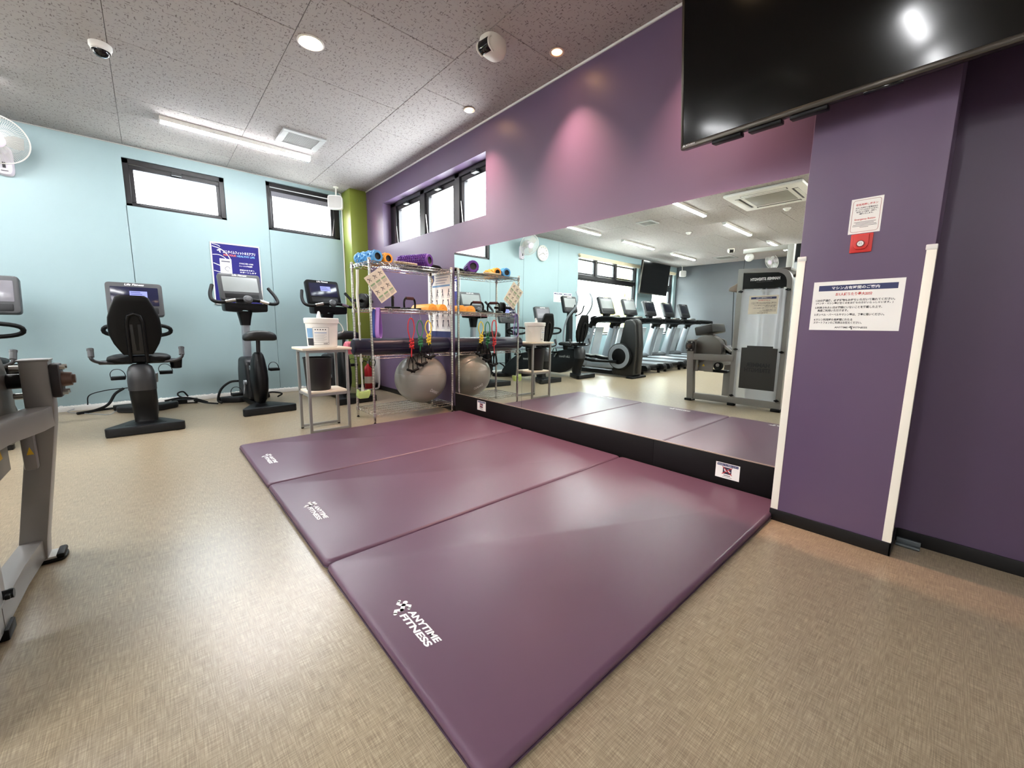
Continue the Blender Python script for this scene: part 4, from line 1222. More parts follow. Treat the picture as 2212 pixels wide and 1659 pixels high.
def tub_patch(mb, a0, a1, z0, z1, e, n=10):
    vs = [on_tub(a0 + (a1 - a0) * k / n, z, e) for z in (z0, z1) for k in range(n + 1)]
    mb.add(vs, [(k, k + 1, n + 2 + k, n + 1 + k) for k in range(n)])
A0 = R(-112)
tub_patch(lb, A0 - R(28), A0 + R(30), 0.026, 0.172, 0.0008); tub_patch(bl2, A0 - R(60), A0 - R(30), 0.085, 0.165, 0.0008); tub_patch(bd, A0 - R(60), A0 - R(29), 0.018, 0.080, 0.0008)
for z in (0.026, 0.044, 0.172):
    tub_patch(lp, A0 - R(28), A0 + R(30), z - 0.0008, z + 0.0008, 0.0014)
for a in (-28, 30):
    tub_patch(lp, A0 + R(a - 0.4), A0 + R(a + 0.4), 0.026, 0.172, 0.0014, 2)
for k in range(9):
    tub_patch(bc, A0 - R(22), A0 + R(22 - (k % 3) * 5), 0.112 - k * 0.007, 0.1135 - k * 0.007, 0.0014)
for k in range(6):
    tub_patch(lp, A0 + R(10 + k * 2.6), A0 + R(11.4 + k * 2.6), 0.030, 0.039, 0.0014, 2)
for k in range(5):
    tub_patch(lp, A0 + R(-20 + k * 9), A0 + R(-16 + k * 9), 0.150, 0.158, 0.0014, 2)
blb = MB(); tub_patch(blb, A0 - R(22), A0 + R(22), 0.124, 0.129, 0.0014)
obj('label_sheet', lb, PAPER, t); obj('label_blue', bl2, mat('label_blue', (126, 168, 206), 0.5), t); obj('label_dark', bd, mat('label_dark', (40, 40, 48), 0.5), t)
obj('label_border', lp, INK, t); obj('label_lines', bc, mat('grey_print2', (150, 150, 150), 0.6), t); obj('label_stripe', blb, mat('label_blue2', (86, 132, 190), 0.5), t)
obj('bail_handle', MB().tube([(0.139, 0.0, 0.225), (0.160, -0.03, 0.19), (0.163, -0.06, 0.145), (0.146, -0.07, 0.128)], 0.0035, 8, sm=4), mat('white_tub', (240, 236, 228), 0.4), t)
obj('wipe_tip', MB().tube([(-0.02, 0, 0.254), (-0.022, 0.0, 0.275), (-0.016, 0.004, 0.298), (-0.020, 0.004, 0.310)], [0.020, 0.008], 8), mat('tissue_white', (246, 246, 246), 0.8), t)
t = thing('waste_bin', 'black waste bin standing on the lower shelf of the side table', 'bin', (1.085, 3.79, 0.368))
obj('bin_body', MB().lathe([(0.0, 0.0), (0.094, 0.0), (0.098, 0.006), (0.114, 0.278), (0.117, 0.284), (0.111, 0.284), (0.094, 0.010), (0.0, 0.008)], 36), mat('bin_black', (26, 26, 27), 0.5), t)
obj('bin_rim', MB().lathe([(0.111, 0.280), (0.1185, 0.280), (0.1185, 0.288), (0.111, 0.288)], 36), mat('bin_black', (26, 26, 27), 0.5), t)

# ------------------------------------------------------------------ extinguisher in its white stand behind the rack
t = thing('extinguisher_stand', 'white metal stand frame leaning by the green column', 'stand', (2.355, 5.70, 0.0))
obj('frame', MB().tube([(-0.17, -0.06, 0.015), (0.03, -0.06, 0.015), (0.095, -0.06, 0.09), (0.105, -0.05, 0.55), (0.085, -0.045, 0.60)], 0.015, 8, sm=3).tube([(-0.17, 0.10, 0.015), (0.03, 0.10, 0.015), (0.095, 0.10, 0.09), (0.105, 0.09, 0.55), (0.085, 0.085, 0.60)], 0.015, 8, sm=3), mat('stand_white', (226, 222, 222), 0.4), t)
obj('back_panel', MB().box((0.10, 0.02, 0.32), (0.008, 0.15, 0.46), 0.003), mat('stand_white', (226, 222, 222), 0.4), t)
t = thing('fire_extinguisher', 'small red fire extinguisher in the corner behind the rack', 'fire extinguisher', (2.325, 5.72, 0.0))
obj('cylinder', MB().lathe([(0.0, 0.002), (0.055, 0.002), (0.060, 0.012), (0.060, 0.30), (0.050, 0.34), (0.022, 0.365), (0.018, 0.385)], 28), mat('extinguisher_red', (190, 34, 40), 0.3), t)
obj('label_band', MB().lathe([(0.0606, 0.10), (0.0606, 0.20)], 28), mat('cream_label', (226, 210, 190), 0.5), t)
obj('valve', MB().box((0, 0, 0.40), (0.03, 0.05, 0.04), 0.006).box((0.0, -0.04, 0.435), (0.02, 0.13, 0.010), 0.003, rot=Matrix.Rotation(R(8), 4, 'X')), STEEL, t)
obj('hose', MB().tube([(0, 0.02, 0.40), (-0.05, 0.05, 0.42), (-0.085, 0.03, 0.33), (-0.075, 0.0, 0.16)], 0.009, 8, sm=4), BLACK_RUB, t)
t = thing('pull_strap', 'black looped strap hanging under the navy roll', 'strap', (1.585, 3.80, 0.54))
obj('loop', MB().tube([(0.0, 0, 0.105), (-0.030, 0, 0.05), (-0.018, 0, 0.0), (0.016, 0, 0.0), (0.030, 0, 0.05), (0.004, 0, 0.108)], 0.006, 8, sm=4, flat=0.5), BLACK_RUB, t)

# ------------------------------------------------------------------ posters, clock, sheets
t = thing('app_poster', 'navy framed fitness app poster on the pale blue wall', 'poster', (0.634, D - 0.002, 1.170))
o, ru, uu, nn = Vector((0, -0.008, 0)), Vector((1, 0, 0)), Vector((0, 0, 1)), Vector((0, -1, 0))
PW, PH = 0.520, 0.748
fr = MB()
for (a, b, c, d) in ((0, PW, 0, 0.014), (0, PW, PH - 0.014, PH), (0, 0.014, 0, PH), (PW - 0.014, PW, 0, PH)):
    fr.bb(a, b, -0.014, 0.002, c, d, 0.002, 1)
obj('frame', fr, WHITE_TR, t)
obj('print', MB().bb(0.01, PW - 0.01, -0.008, 0.0, 0.01, PH - 0.01), mat('poster_navy', (44, 42, 112), 0.25), t)
o1 = o + nn * 0.0004
wv = MB()
wv.ribbon([(0.02, 0.70), (0.10, 0.675), (0.17, 0.61), (0.20, 0.52), (0.12, 0.47), (0.02, 0.50)], 0.008, o1, ru, uu, sm=6, caps=False)
wv.ribbon([(0.02, 0.60), (0.09, 0.60), (0.16, 0.55), (0.18, 0.46), (0.10, 0.40), (0.02, 0.41)], 0.006, o1, ru, uu, sm=6, caps=False)
wv.ribbon([(0.02, 0.73), (0.08, 0.715), (0.10, 0.70)], 0.006, o1, ru, uu, sm=4, caps=False)
obj('swoosh', wv, WHITE_INK, t)
ph = MB().plate(0.085, 0.385, 0.205, 0.560, o1 + nn * 0.0002, ru, uu)
obj('phone_picture', ph, mat('phone_grey', (222, 222, 226), 0.4), t)
ps = MB(); ps.ribbon([(0.16 + 0.025 * math.cos(k * PI / 9), 0.44 + 0.025 * math.sin(k * PI / 9)) for k in range(16)], 0.006, o1 + nn * 0.0004, ru, uu, caps=False); ps.plate(0.10, 0.52, 0.19, 0.535, o1 + nn * 0.0004, ru, uu)
obj('phone_screen', ps, mat('screen_ink', (90, 92, 104), 0.5), t)
for (s, x, y, wd, ht, m_) in (('エニタイムフィットネスアプリ', 0.125, 0.628, 0.340, 0.036, WHITE_INK), ('FOR YOUR', 0.130, 0.596, 0.130, 0.022, mat('orange_ink', (232, 110, 60), 0.5)), ('HEALTHY LIFE', 0.268, 0.596, 0.190, 0.022, mat('sky_ink', (120, 176, 226), 0.5)),
                             ('スマホが入館キーになる', 0.285, 0.510, 0.150, 0.020, WHITE_INK), ('トレーニングを記録', 0.285, 0.480, 0.140, 0.018, WHITE_INK), ('理想のカラダへ', 0.285, 0.430, 0.160, 0.018, WHITE_INK), ('サポートします', 0.285, 0.402, 0.180, 0.018, WHITE_INK)):
    lt = MB(); put_text(lt, s, o1 + nn * 0.0002, ru, uu, x, y, wd, ht, bold=0.0008)
    obj('lettering', lt, m_, t)
rn = MB(); runner(rn, o1 + ru * 0.068 + uu * 0.63, ru, uu, 0.040)
obj('emblem', rn, WHITE_INK, t)
t = thing('exercise_poster', 'tall white exercise chart on the purple wall behind the rack', 'poster', (XP - 0.001, 4.235, 0.815))
o, ru, uu = Vector((0, 0, 0)), Vector((0, -1, 0)), Vector((0, 0, 1))
obj('paper', MB().plate(0, 0, 0.505, 0.715, o, ru, uu, 0.001), PAPER, t)
o1 = o + NX * 0.0014
obj('footer', MB().plate(0.0, 0.0, 0.505, 0.065, o1, ru, uu), NAVY_INK, t)
sh = MB().add([o1 + ru * a + uu * b for a, b in ((0.03, 0.69), (0.085, 0.70), (0.14, 0.69), (0.14, 0.63), (0.085, 0.57), (0.03, 0.63))], [(0, 1, 2, 3, 4, 5)])
obj('crest', sh, NAVY_INK, t)
obj('crest_flame', MB().disc((0.085, 0.635), 0.028, o1 + NX * 0.0003, ru, uu, 14), mat('flame_tan', (200, 160, 110), 0.5), t)
tl = MB()
for k in range(4):
    tl.ribbon([(0.17, 0.68 - k * 0.028), (0.46 - 0.03 * k, 0.68 - k * 0.028)], 0.010, o1, ru, uu, caps=False)
obj('title_lines', tl, mat('pale_grey_print', (176, 180, 190), 0.6), t)
obj('title_bar', MB().plate(0.10, 0.555, 0.46, 0.575, o1, ru, uu), mat('title_blue', (120, 160, 200), 0.5), t)
fg = MB(); cp = MB()
for r_ in range(4):
    for c_ in range(4):
        cx, cy = 0.085 + c_ * 0.115, 0.485 - r_ * 0.112
        s_ = 1 if (r_ + c_) % 2 else -1
        fg.disc((cx + 0.006 * s_, cy + 0.036), 0.009, o1, ru, uu, 10)
        fg.ribbon([(cx + 0.004 * s_, cy + 0.026), (cx, cy), (cx - 0.014, cy - 0.036)], [0.016, 0.014, 0.009], o1, ru, uu); fg.ribbon([(cx, cy), (cx + 0.012 + 0.006 * (c_ % 2), cy - 0.036)], 0.010, o1, ru, uu)
        fg.ribbon([(cx, cy + 0.022), (cx + 0.022 * s_, cy + 0.012 + 0.022 * (r_ % 2))], 0.007, o1, ru, uu)
        cp.ribbon([(cx - 0.030, cy - 0.049), (cx + 0.030, cy - 0.049)], 0.005, o1, ru, uu, caps=False)
obj('figures', fg, mat('figure_grey', (66, 68, 82), 0.6), t); obj('captions', cp, mat('pale_grey_print', (176, 180, 190), 0.6), t)
t = thing('wall_clock', 'round white wall clock next to the fan, seen in the mirror', 'clock', (-1.485, D, 2.495))
MC = Matrix.Rotation(R(90), 4, 'X')
obj('case', MB().lathe([(0.0, 0.0), (0.155, 0.0), (0.165, 0.012), (0.163, 0.040), (0.152, 0.046), (0.147, 0.036), (0.0, 0.036)], 44, MC), WHITE_PL, t)
o, ru, uu = Vector((0, -0.0372, 0)), Vector((1, 0, 0)), Vector((0, 0, 1))
nm = MB()
for k in range(1, 13):
    a = R(90 - 30 * k)
    put_text(nm, str(k), o, ru, uu, 0.120 * math.cos(a) - 0.012 - 0.006 * (k > 9), 0.120 * math.sin(a) - 0.014, 0.022 + 0.012 * (k > 9) if k != 1 else 0.010, 0.028)
obj('numerals', nm, INK, t)
hd = MB(); hd.ribbon([(0, 0), (-0.062, -0.030)], 0.009, o + Vector((0, -0.0006, 0)), ru, uu)
obj('hour_hand', hd, INK, t)
hd = MB(); hd.ribbon([(-0.012, 0.006), (0.105, -0.052)], 0.007, o + Vector((0, -0.001, 0)), ru, uu)
obj('minute_hand', hd, INK, t)
for k, (x, lab) in enumerate(((-2.205, 'white notice sheet on the blue wall closer to the wide window'), (-1.880, 'white notice sheet on the blue wall closer to the clock'))):
    usage_notice('usage_notice', lab, (x - 0.31 + 0.0, D - 0.001, 1.495), R(90), 'machine time notices')
# wall fans
def wall_fan(loc, rz, aim, lab):
    """plate on the wall plane y=0 facing -y; head in front"""
    t = thing('wall_fan', lab, 'fan', loc, rz, 'white wall fans')
    obj('wall_plate', MB().loft([sloop((0, y, 0), (1, 0, 0), (0, 0, 1), a, b, 24, 4) for y, a, b in ((0, 0.060, 0.135), (-0.03, 0.058, 0.132), (-0.045, 0.050, 0.122))]), mat('fan_lilac_white', (226, 218, 228), 0.4), t)
    obj('controls', MB().box((0, -0.047, -0.045), (0.02, 0.006, 0.05), 0.002).box((0, -0.047, -0.095), (0.045, 0.005, 0.006), 0.001), GREY_PL, t)
    obj('neck', MB().tube([(0, -0.03, 0.075), (0, -0.10, 0.085), (0, -0.15, 0.11)], 0.030, 12), mat('fan_lilac_white', (226, 218, 228), 0.4), t)
    c = Vector((0, -0.24, 0.125))
    d = Vector(aim).normalized()
    M_ = Matrix.Translation(c) @ d.to_track_quat('Z', 'Y').to_matrix().to_4x4()
    obj('motor', MB().lathe([(0.0, -0.16), (0.05, -0.155), (0.062, -0.12), (0.06, -0.04), (0.03, -0.03)], 24, M_), mat('fan_lilac_white', (226, 218, 228), 0.4), t)
    r = 0.205
    gd = MB().tube([M_ @ Vector((r * math.cos(k * PI / 24), r * math.sin(k * PI / 24), 0)) for k in range(48)], 0.0055, 8, closed=True)
    obj('guard_ring', gd, WHITE_PL, t)
    ws = MB()
    for k in range(90):
        a = 2 * PI * k / 90
        e = Vector((math.cos(a), math.sin(a), 0))
        ws.tube([M_ @ (e * 0.055 + Vector((0, 0, 0.055))), M_ @ (e * 0.13 + Vector((0, 0, 0.05))), M_ @ (e * 0.19 + Vector((0, 0, 0.022))), M_ @ (e * r)], 0.0011, 4)
        ws.tube([M_ @ (e * 0.055 + Vector((0, 0, -0.06))), M_ @ (e * 0.14 + Vector((0, 0, -0.055))), M_ @ (e * r)], 0.0011, 4)
    obj('guard_wires', ws, WHITE_PL, t)
    obj('hub_badge', MB().lathe([(0.058, 0.050), (0.058, 0.060), (0.045, 0.066), (0.0, 0.066)], 24, M_), mat('fan_lilac', (220, 206, 224), 0.4), t)
    for k in range(3):
        a0 = 2 * PI * k / 3
        vs, fs = [], []
        n = 8
        for i in range(n + 1):
            rr_ = 0.03 + 0.145 * i / n
            for s_ in (-1, 1):
                a = a0 + s_ * (0.25 + 0.30 * math.sin(PI * (0.25 + 0.7 * i / n)))
                vs.append(M_ @ Vector((rr_ * math.cos(a), rr_ * math.sin(a), 0.018 * s_)))
        fs = [(2 * i, 2 * i + 1, 2 * i + 3, 2 * i + 2) for i in range(n)]
        obj('blade', MB().add(vs, fs), mat('clear_grey_blade', (170, 172, 168), 0.2), t)
    return t
wall_fan((-0.88, D, 2.43), 0, (0.18, -0.85, -0.42), 'white wall fan on the pale blue wall beside the clock')
wall_fan((XL, 3.55, 2.56), R(90), (0.5, -0.8, -0.35), 'white wall fan on the grey wall seen in the mirror')

# ------------------------------------------------------------------ cables and power bricks on the floor by the blue wall
def cable(lab, pts, r, m=BLACK_RUB, grp='power cables along the blue wall'):
    tag(obj('power_cable', MB().tube(pts, r, 8, sm=5), m), lab, 'cable', grp)
cable('thick black cable bent up beside the recumbent bike', [(-0.62, 5.92, 0.014), (-0.50, 6.0, 0.018), (-0.40, 6.06, 0.06), (-0.34, 6.12, 0.16), (-0.27, 6.16, 0.21)], 0.014)
cable('thin black looped cable left of the recumbent bike', [(-0.56, 6.16, 0.06), (-0.54, 6.16, 0.16), (-0.42, 6.16, 0.20), (-0.30, 6.16, 0.21), (-0.16, 6.16, 0.21), (-0.10, 6.16, 0.16), (-0.10, 6.16, 0.07)], 0.005)
cable('thin grey network cable curling on the floor by the skirting', [(-0.66, 6.16, 0.03), (-0.70, 6.10, 0.01), (-0.50, 5.86, 0.006), (-0.38, 5.72, 0.006), (-0.34, 5.86, 0.01), (-0.24, 6.1, 0.03), (-0.10, 6.15, 0.05), (0.02, 6.0, 0.012)], 0.003, mat('grey_cable', (142, 150, 158), 0.5))
cable('black cable lying flat from the skirting to the recumbent bike', [(-0.60, 5.93, 0.012), (-0.42, 6.06, 0.012), (-0.15, 6.10, 0.012), (0.05, 6.09, 0.012)], 0.011)
cable('black cable lying right of the recumbent bike', [(0.06, 5.95, 0.06), (0.22, 5.93, 0.085), (0.36, 5.90, 0.05), (0.44, 5.86, 0.016)], 0.011)
cable('black cable arching out of the middle upright bike', [(0.76, 5.72, 0.26), (0.66, 5.74, 0.25), (0.57, 5.76, 0.17), (0.53, 5.74, 0.05), (0.56, 5.70, 0.018)], 0.013)
cable('black cable running left from the middle upright bike to the skirting', [(0.52, 5.70, 0.014), (0.42, 5.84, 0.016), (0.30, 6.0, 0.04), (0.20, 6.12, 0.075), (0.19, 6.16, 0.11), (0.24, 6.17, 0.12), (0.28, 6.17, 0.06)], 0.009)
cable('short black cable right of the middle upright bike', [(1.0, 5.9, 0.05), (1.12, 5.92, 0.06), (1.22, 5.86, 0.04), (1.16, 5.80, 0.014)], 0.010)
for (x, y, rz, lab) in ((-0.24, 5.99, R(6), 'black power brick left of the recumbent bike base'), (0.24, 6.02, R(-6), 'black power brick right of the recumbent bike base')):
    t = thing('power_brick', lab, 'power supply', (x, y, 0), rz, 'power bricks on the floor')
    obj('case', MB().box((0, 0, 0.028), (0.24, 0.09, 0.054), 0.010), BLACK_PL, t)
    obj('sticker', MB().box((0.06, -0.0456, 0.030), (0.07, 0.001, 0.026)), mat('pale_sticker', (206, 206, 200), 0.5), t)
# ------------------------------------------------------------------ cardio machines
def console(parent, cy, cz, wd, ht, tilt, scr, back=GREY_PL, name='console'):
    """tablet-like console facing -y, tilted so that its top leans away"""
    c = bpy.data.objects.new(name, None); COL.objects.link(c); c.parent = parent
    c.location = (0, cy, cz); c.rotation_euler = (-tilt, 0, 0)
    obj('shell', MB().prism(rpoly([(-wd / 2, -ht / 2), (wd / 2, -ht / 2), (wd / 2, ht / 2), (-wd / 2, ht / 2)], 0.035, 5), -0.018, 0.05, 'xz', 0.010), back, c)
    obj('screen', MB().prism(rrect(wd * 0.84, ht * 0.56, 0.008, 3, 0, ht * 0.085), -0.0205, -0.015, 'xz', 0.001), scr, c)
    obj('key_panel', MB().prism(rrect(wd * 0.80, ht * 0.19, 0.010, 3, 0, -ht * 0.345), -0.0215, -0.015, 'xz', 0.002), DARK_PL, c)
    lt = MB(); put_text(lt, 'Life Fitness', Vector((0, -0.0195, 0)), Vector((1, 0, 0)), Vector((0, 0, 1)), -wd * 0.17, ht * 0.405, wd * 0.34, ht * 0.062, slant=0.3, bold=0.001)
    obj('lettering', lt, WHITE_INK, c)
    return c
def screen_window(c, wd, ht):
    o, ru, uu = Vector((0, -0.0209, 0)), Vector((1, 0, 0)), Vector((0, 0, 1))
    obj('screen_menu', MB().plate(-wd * 0.09, ht * 0.04, wd * 0.22, ht * 0.24, o, ru, uu), mat('lit_menu', (120, 126, 190), 0.4, emit=((128, 136, 214), 0.10)), c)
    ln = MB()
    for k in range(3):
        ln.ribbon([(-wd * 0.07, ht * (0.20 - 0.05 * k)), (wd * (0.10 + 0.03 * k), ht * (0.20 - 0.05 * k))], ht * 0.018, o + Vector((0, -0.0003, 0)), ru, uu, caps=False)
    obj('menu_lines', ln, mat('menu_ink', (40, 42, 84), 0.5), c)
def pedal(parent, x, y, z, s_):
    p = bpy.data.objects.new('pedal', None); COL.objects.link(p); p.parent = parent; p.location = (x, y, z)
    obj('platform', MB().box((0, 0, 0), (0.100, 0.095, 0.030), 0.006), BLACK_RUB, p)
    obj('strap', MB().tube([(-0.050, 0, 0.005), (-0.052, 0, 0.045), (-0.028, 0, 0.078), (0.010, 0, 0.080), (0.040, 0, 0.052), (0.052, 0, 0.005)], 0.012, 8, sm=4, flat=0.25, upv=(0, 1, 0)), BLACK_RUB, p)
def rear_foot(parent, hw, name='rear_stabiliser'):
    o = obj(name, MB().prism(rpoly([(-hw, -0.045), (hw, -0.045), (hw + 0.01, 0.0), (0.12, 0.25), (0.06, 0.33), (-0.06, 0.33), (-0.12, 0.25), (-hw - 0.01, 0.0)], 0.025, 3), 0.004, 0.074, 'xy', 0.016), DARK_PL, parent)
    obj('recess', MB().prism(rpoly([(-hw * 0.56, 0.030), (hw * 0.56, 0.030), (0.075, 0.20), (-0.075, 0.20)], 0.02, 3), 0.0735, 0.0755, 'xy'), BLACK_PL, o)
    obj('floor_pads', MB().bb(-hw, -hw + 0.06, -0.03, 0.01, 0, 0.006).bb(hw - 0.06, hw, -0.03, 0.01, 0, 0.006), BLACK_RUB, o)
def upright_bike(loc, rz, lab, scr, lit, shell):
    t = thing('upright_bike', lab, 'exercise bike', loc, rz, 'upright exercise bikes by the blue wall')
    rear_foot(t, 0.245)
    obj('base_spine', MB().box((0, 0.60, 0.045), (0.11, 0.90, 0.06), 0.015), BLACK_PL, t)
    fs = obj('front_stabiliser', MB().prism(rpoly([(-0.25, 1.04), (0.25, 1.04), (0.25, 0.96), (0.10, 0.86), (-0.10, 0.86), (-0.25, 0.96)], 0.02, 3), 0.004, 0.07, 'xy', 0.015), DARK_PL, t)
    obj('transport_wheel', MB().cyl((-0.27, 1.02, 0.035), (-0.25, 1.02, 0.035), 0.034, n=18).cyl((0.25, 1.02, 0.035), (0.27, 1.02, 0.035), 0.034, n=18), BLACK_RUB, fs)
    sh = obj('shroud', MB().loft([sloop((0, y, z), (1, 0, 0), (0, 1, 0), w_, d_, 24, 2.7) for y, z, w_, d_ in ((0.36, 0.06, 0.035, 0.10), (0.35, 0.12, 0.055, 0.14), (0.34, 0.22, 0.070, 0.16), (0.335, 0.34, 0.077, 0.155), (0.33, 0.46, 0.072, 0.125), (0.32, 0.55, 0.060, 0.095), (0.31, 0.605, 0.046, 0.07), (0.305, 0.63, 0.030, 0.045))]), BLACK_PL, t, 60)
    obj('front_cover', MB().prism(rpoly([(0.42, 0.09), (0.46, 0.52), (0.56, 0.57), (0.76, 0.56), (0.82, 0.40), (0.84, 0.09)], 0.05, 4), -0.095, 0.095, 'yz', 0.035, 4), DARK_PL, t)
    for s_ in (-1, 1):
        obj('badge', MB().lathe([(0.016, 0), (0.026, 0), (0.026, 0.002), (0.016, 0.002)], 20, Matrix.Translation((s_ * 0.0700, 0.38, 0.46)) @ Matrix.Rotation(R(90 * s_), 4, 'Y')), SILVER, sh)
    obj('seat_post', MB().cyl((0, 0.29, 0.58), (0, 0.255, 0.80), 0.020, n=16).cyl((0, 0.30, 0.575), (0, 0.292, 0.615), 0.034, 0.028, n=16), mat('dark_steel', (62, 62, 64), 0.35, 0.7), t)
    lp = []
    for (y, a, z, b) in ((0.095, 0.085, 0.818, 0.030), (0.11, 0.140, 0.815, 0.050), (0.17, 0.160, 0.812, 0.056), (0.23, 0.152, 0.812, 0.056), (0.29, 0.105, 0.815, 0.048), (0.35, 0.055, 0.820, 0.036), (0.41, 0.036, 0.824, 0.028), (0.435, 0.020, 0.824, 0.015)):
        L = sloop((0, y, z), (1, 0, 0), (0, 0, 1), a, b, 24, 2.6)
        L = [Vector((p.x, p.y, p.z + (0.020 * (abs(p.x) / 0.155) ** 2 - 0.012) * (-1 if p.z < z else 1) * (0.4 if p.z < z else 0.0) - 0.020 * (abs(p.x) / 0.155) ** 3)) for p in L]
        lp.append(L)
    obj('saddle', MB().loft(lp), mat('saddle_black', (11, 11, 12), 0.45), t, 60)
    obj('mast', MB().prism([(0.69, 0.50), (0.78, 0.50), (0.745, 0.96), (0.675, 0.96)], -0.036, 0.036, 'yz', 0.012), SILVER, t)
    obj('mast_collar', MB().loft([sloop((0, y, z), (1, 0, 0), (0, 1, 0), a, b, 20, 4) for y, z, a, b in ((0.71, 0.92, 0.045, 0.050), (0.71, 1.00, 0.058, 0.055), (0.71, 1.08, 0.075, 0.060))]), BLACK_PL, t)
    obj('cup_tray', MB().prism(rpoly([(-0.205, 1.075), (-0.06, 1.065), (-0.04, 1.09), (0.04, 1.09), (0.06, 1.065), (0.205, 1.075), (0.21, 1.165), (-0.21, 1.165)], 0.02, 3), 0.58, 0.74, 'xz', 0.012), BLACK_PL, t)
    c = console(t, 0.79, 1.350, 0.415, 0.315, R(18), scr, shell)
    if lit:
        screen_window(c, 0.415, 0.315)
    obj('console_neck', MB().box((0, 0.78, 1.16), (0.12, 0.07, 0.10), 0.02), BLACK_PL, t)
    hb = obj('handlebar', MB().tube([(-0.275, 0.76, 1.355), (-0.315, 0.66, 1.255), (-0.312, 0.58, 1.185), (-0.24, 0.545, 1.165), (-0.10, 0.53, 1.195), (0, 0.53, 1.20), (0.10, 0.53, 1.195), (0.24, 0.545, 1.165), (0.312, 0.58, 1.185), (0.315, 0.66, 1.255), (0.275, 0.76, 1.355)], 0.0185, 12, sm=6), BLACK_RUB, t)
    for s_ in (-1, 1):
        obj('pulse_grip', MB().tube([(s_ * 0.115, 0.53, 1.193), (s_ * 0.165, 0.534, 1.181), (s_ * 0.205, 0.54, 1.171)], 0.0196, 12), CHROME, hb)
    obj('hub_cover', MB().lathe([(0.0, 0.030), (0.030, 0.028), (0.046, 0.012), (0.048, -0.012), (0.0, -0.02)], 24, Matrix.Translation((0, 0.525, 1.205)) @ Matrix.Rotation(R(60), 4, 'X')), GREY_PL, hb)
    for s_, (py_, pz_) in ((1, (0.44, 0.42)), (-1, (0.50, 0.16))):
        cr = obj('crank', MB().tube([(s_ * 0.105, 0.47, 0.29), (s_ * 0.112, py_, pz_)], 0.013, 10, flat=0.7).cyl((s_ * 0.092, 0.47, 0.29), (s_ * 0.118, 0.47, 0.29), 0.026, n=18), SILVER, t)
        pedal(t, s_ * 0.185, py_, pz_, s_)
    return t
LIT = mat('navy_screen', (26, 28, 52), 0.15)
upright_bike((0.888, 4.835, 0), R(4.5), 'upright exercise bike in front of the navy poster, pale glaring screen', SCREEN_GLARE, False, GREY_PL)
upright_bike((1.805, 4.835, 0), R(5.5), 'upright exercise bike behind the side table and rack, dark screen', LIT, True, BLACK_PL)

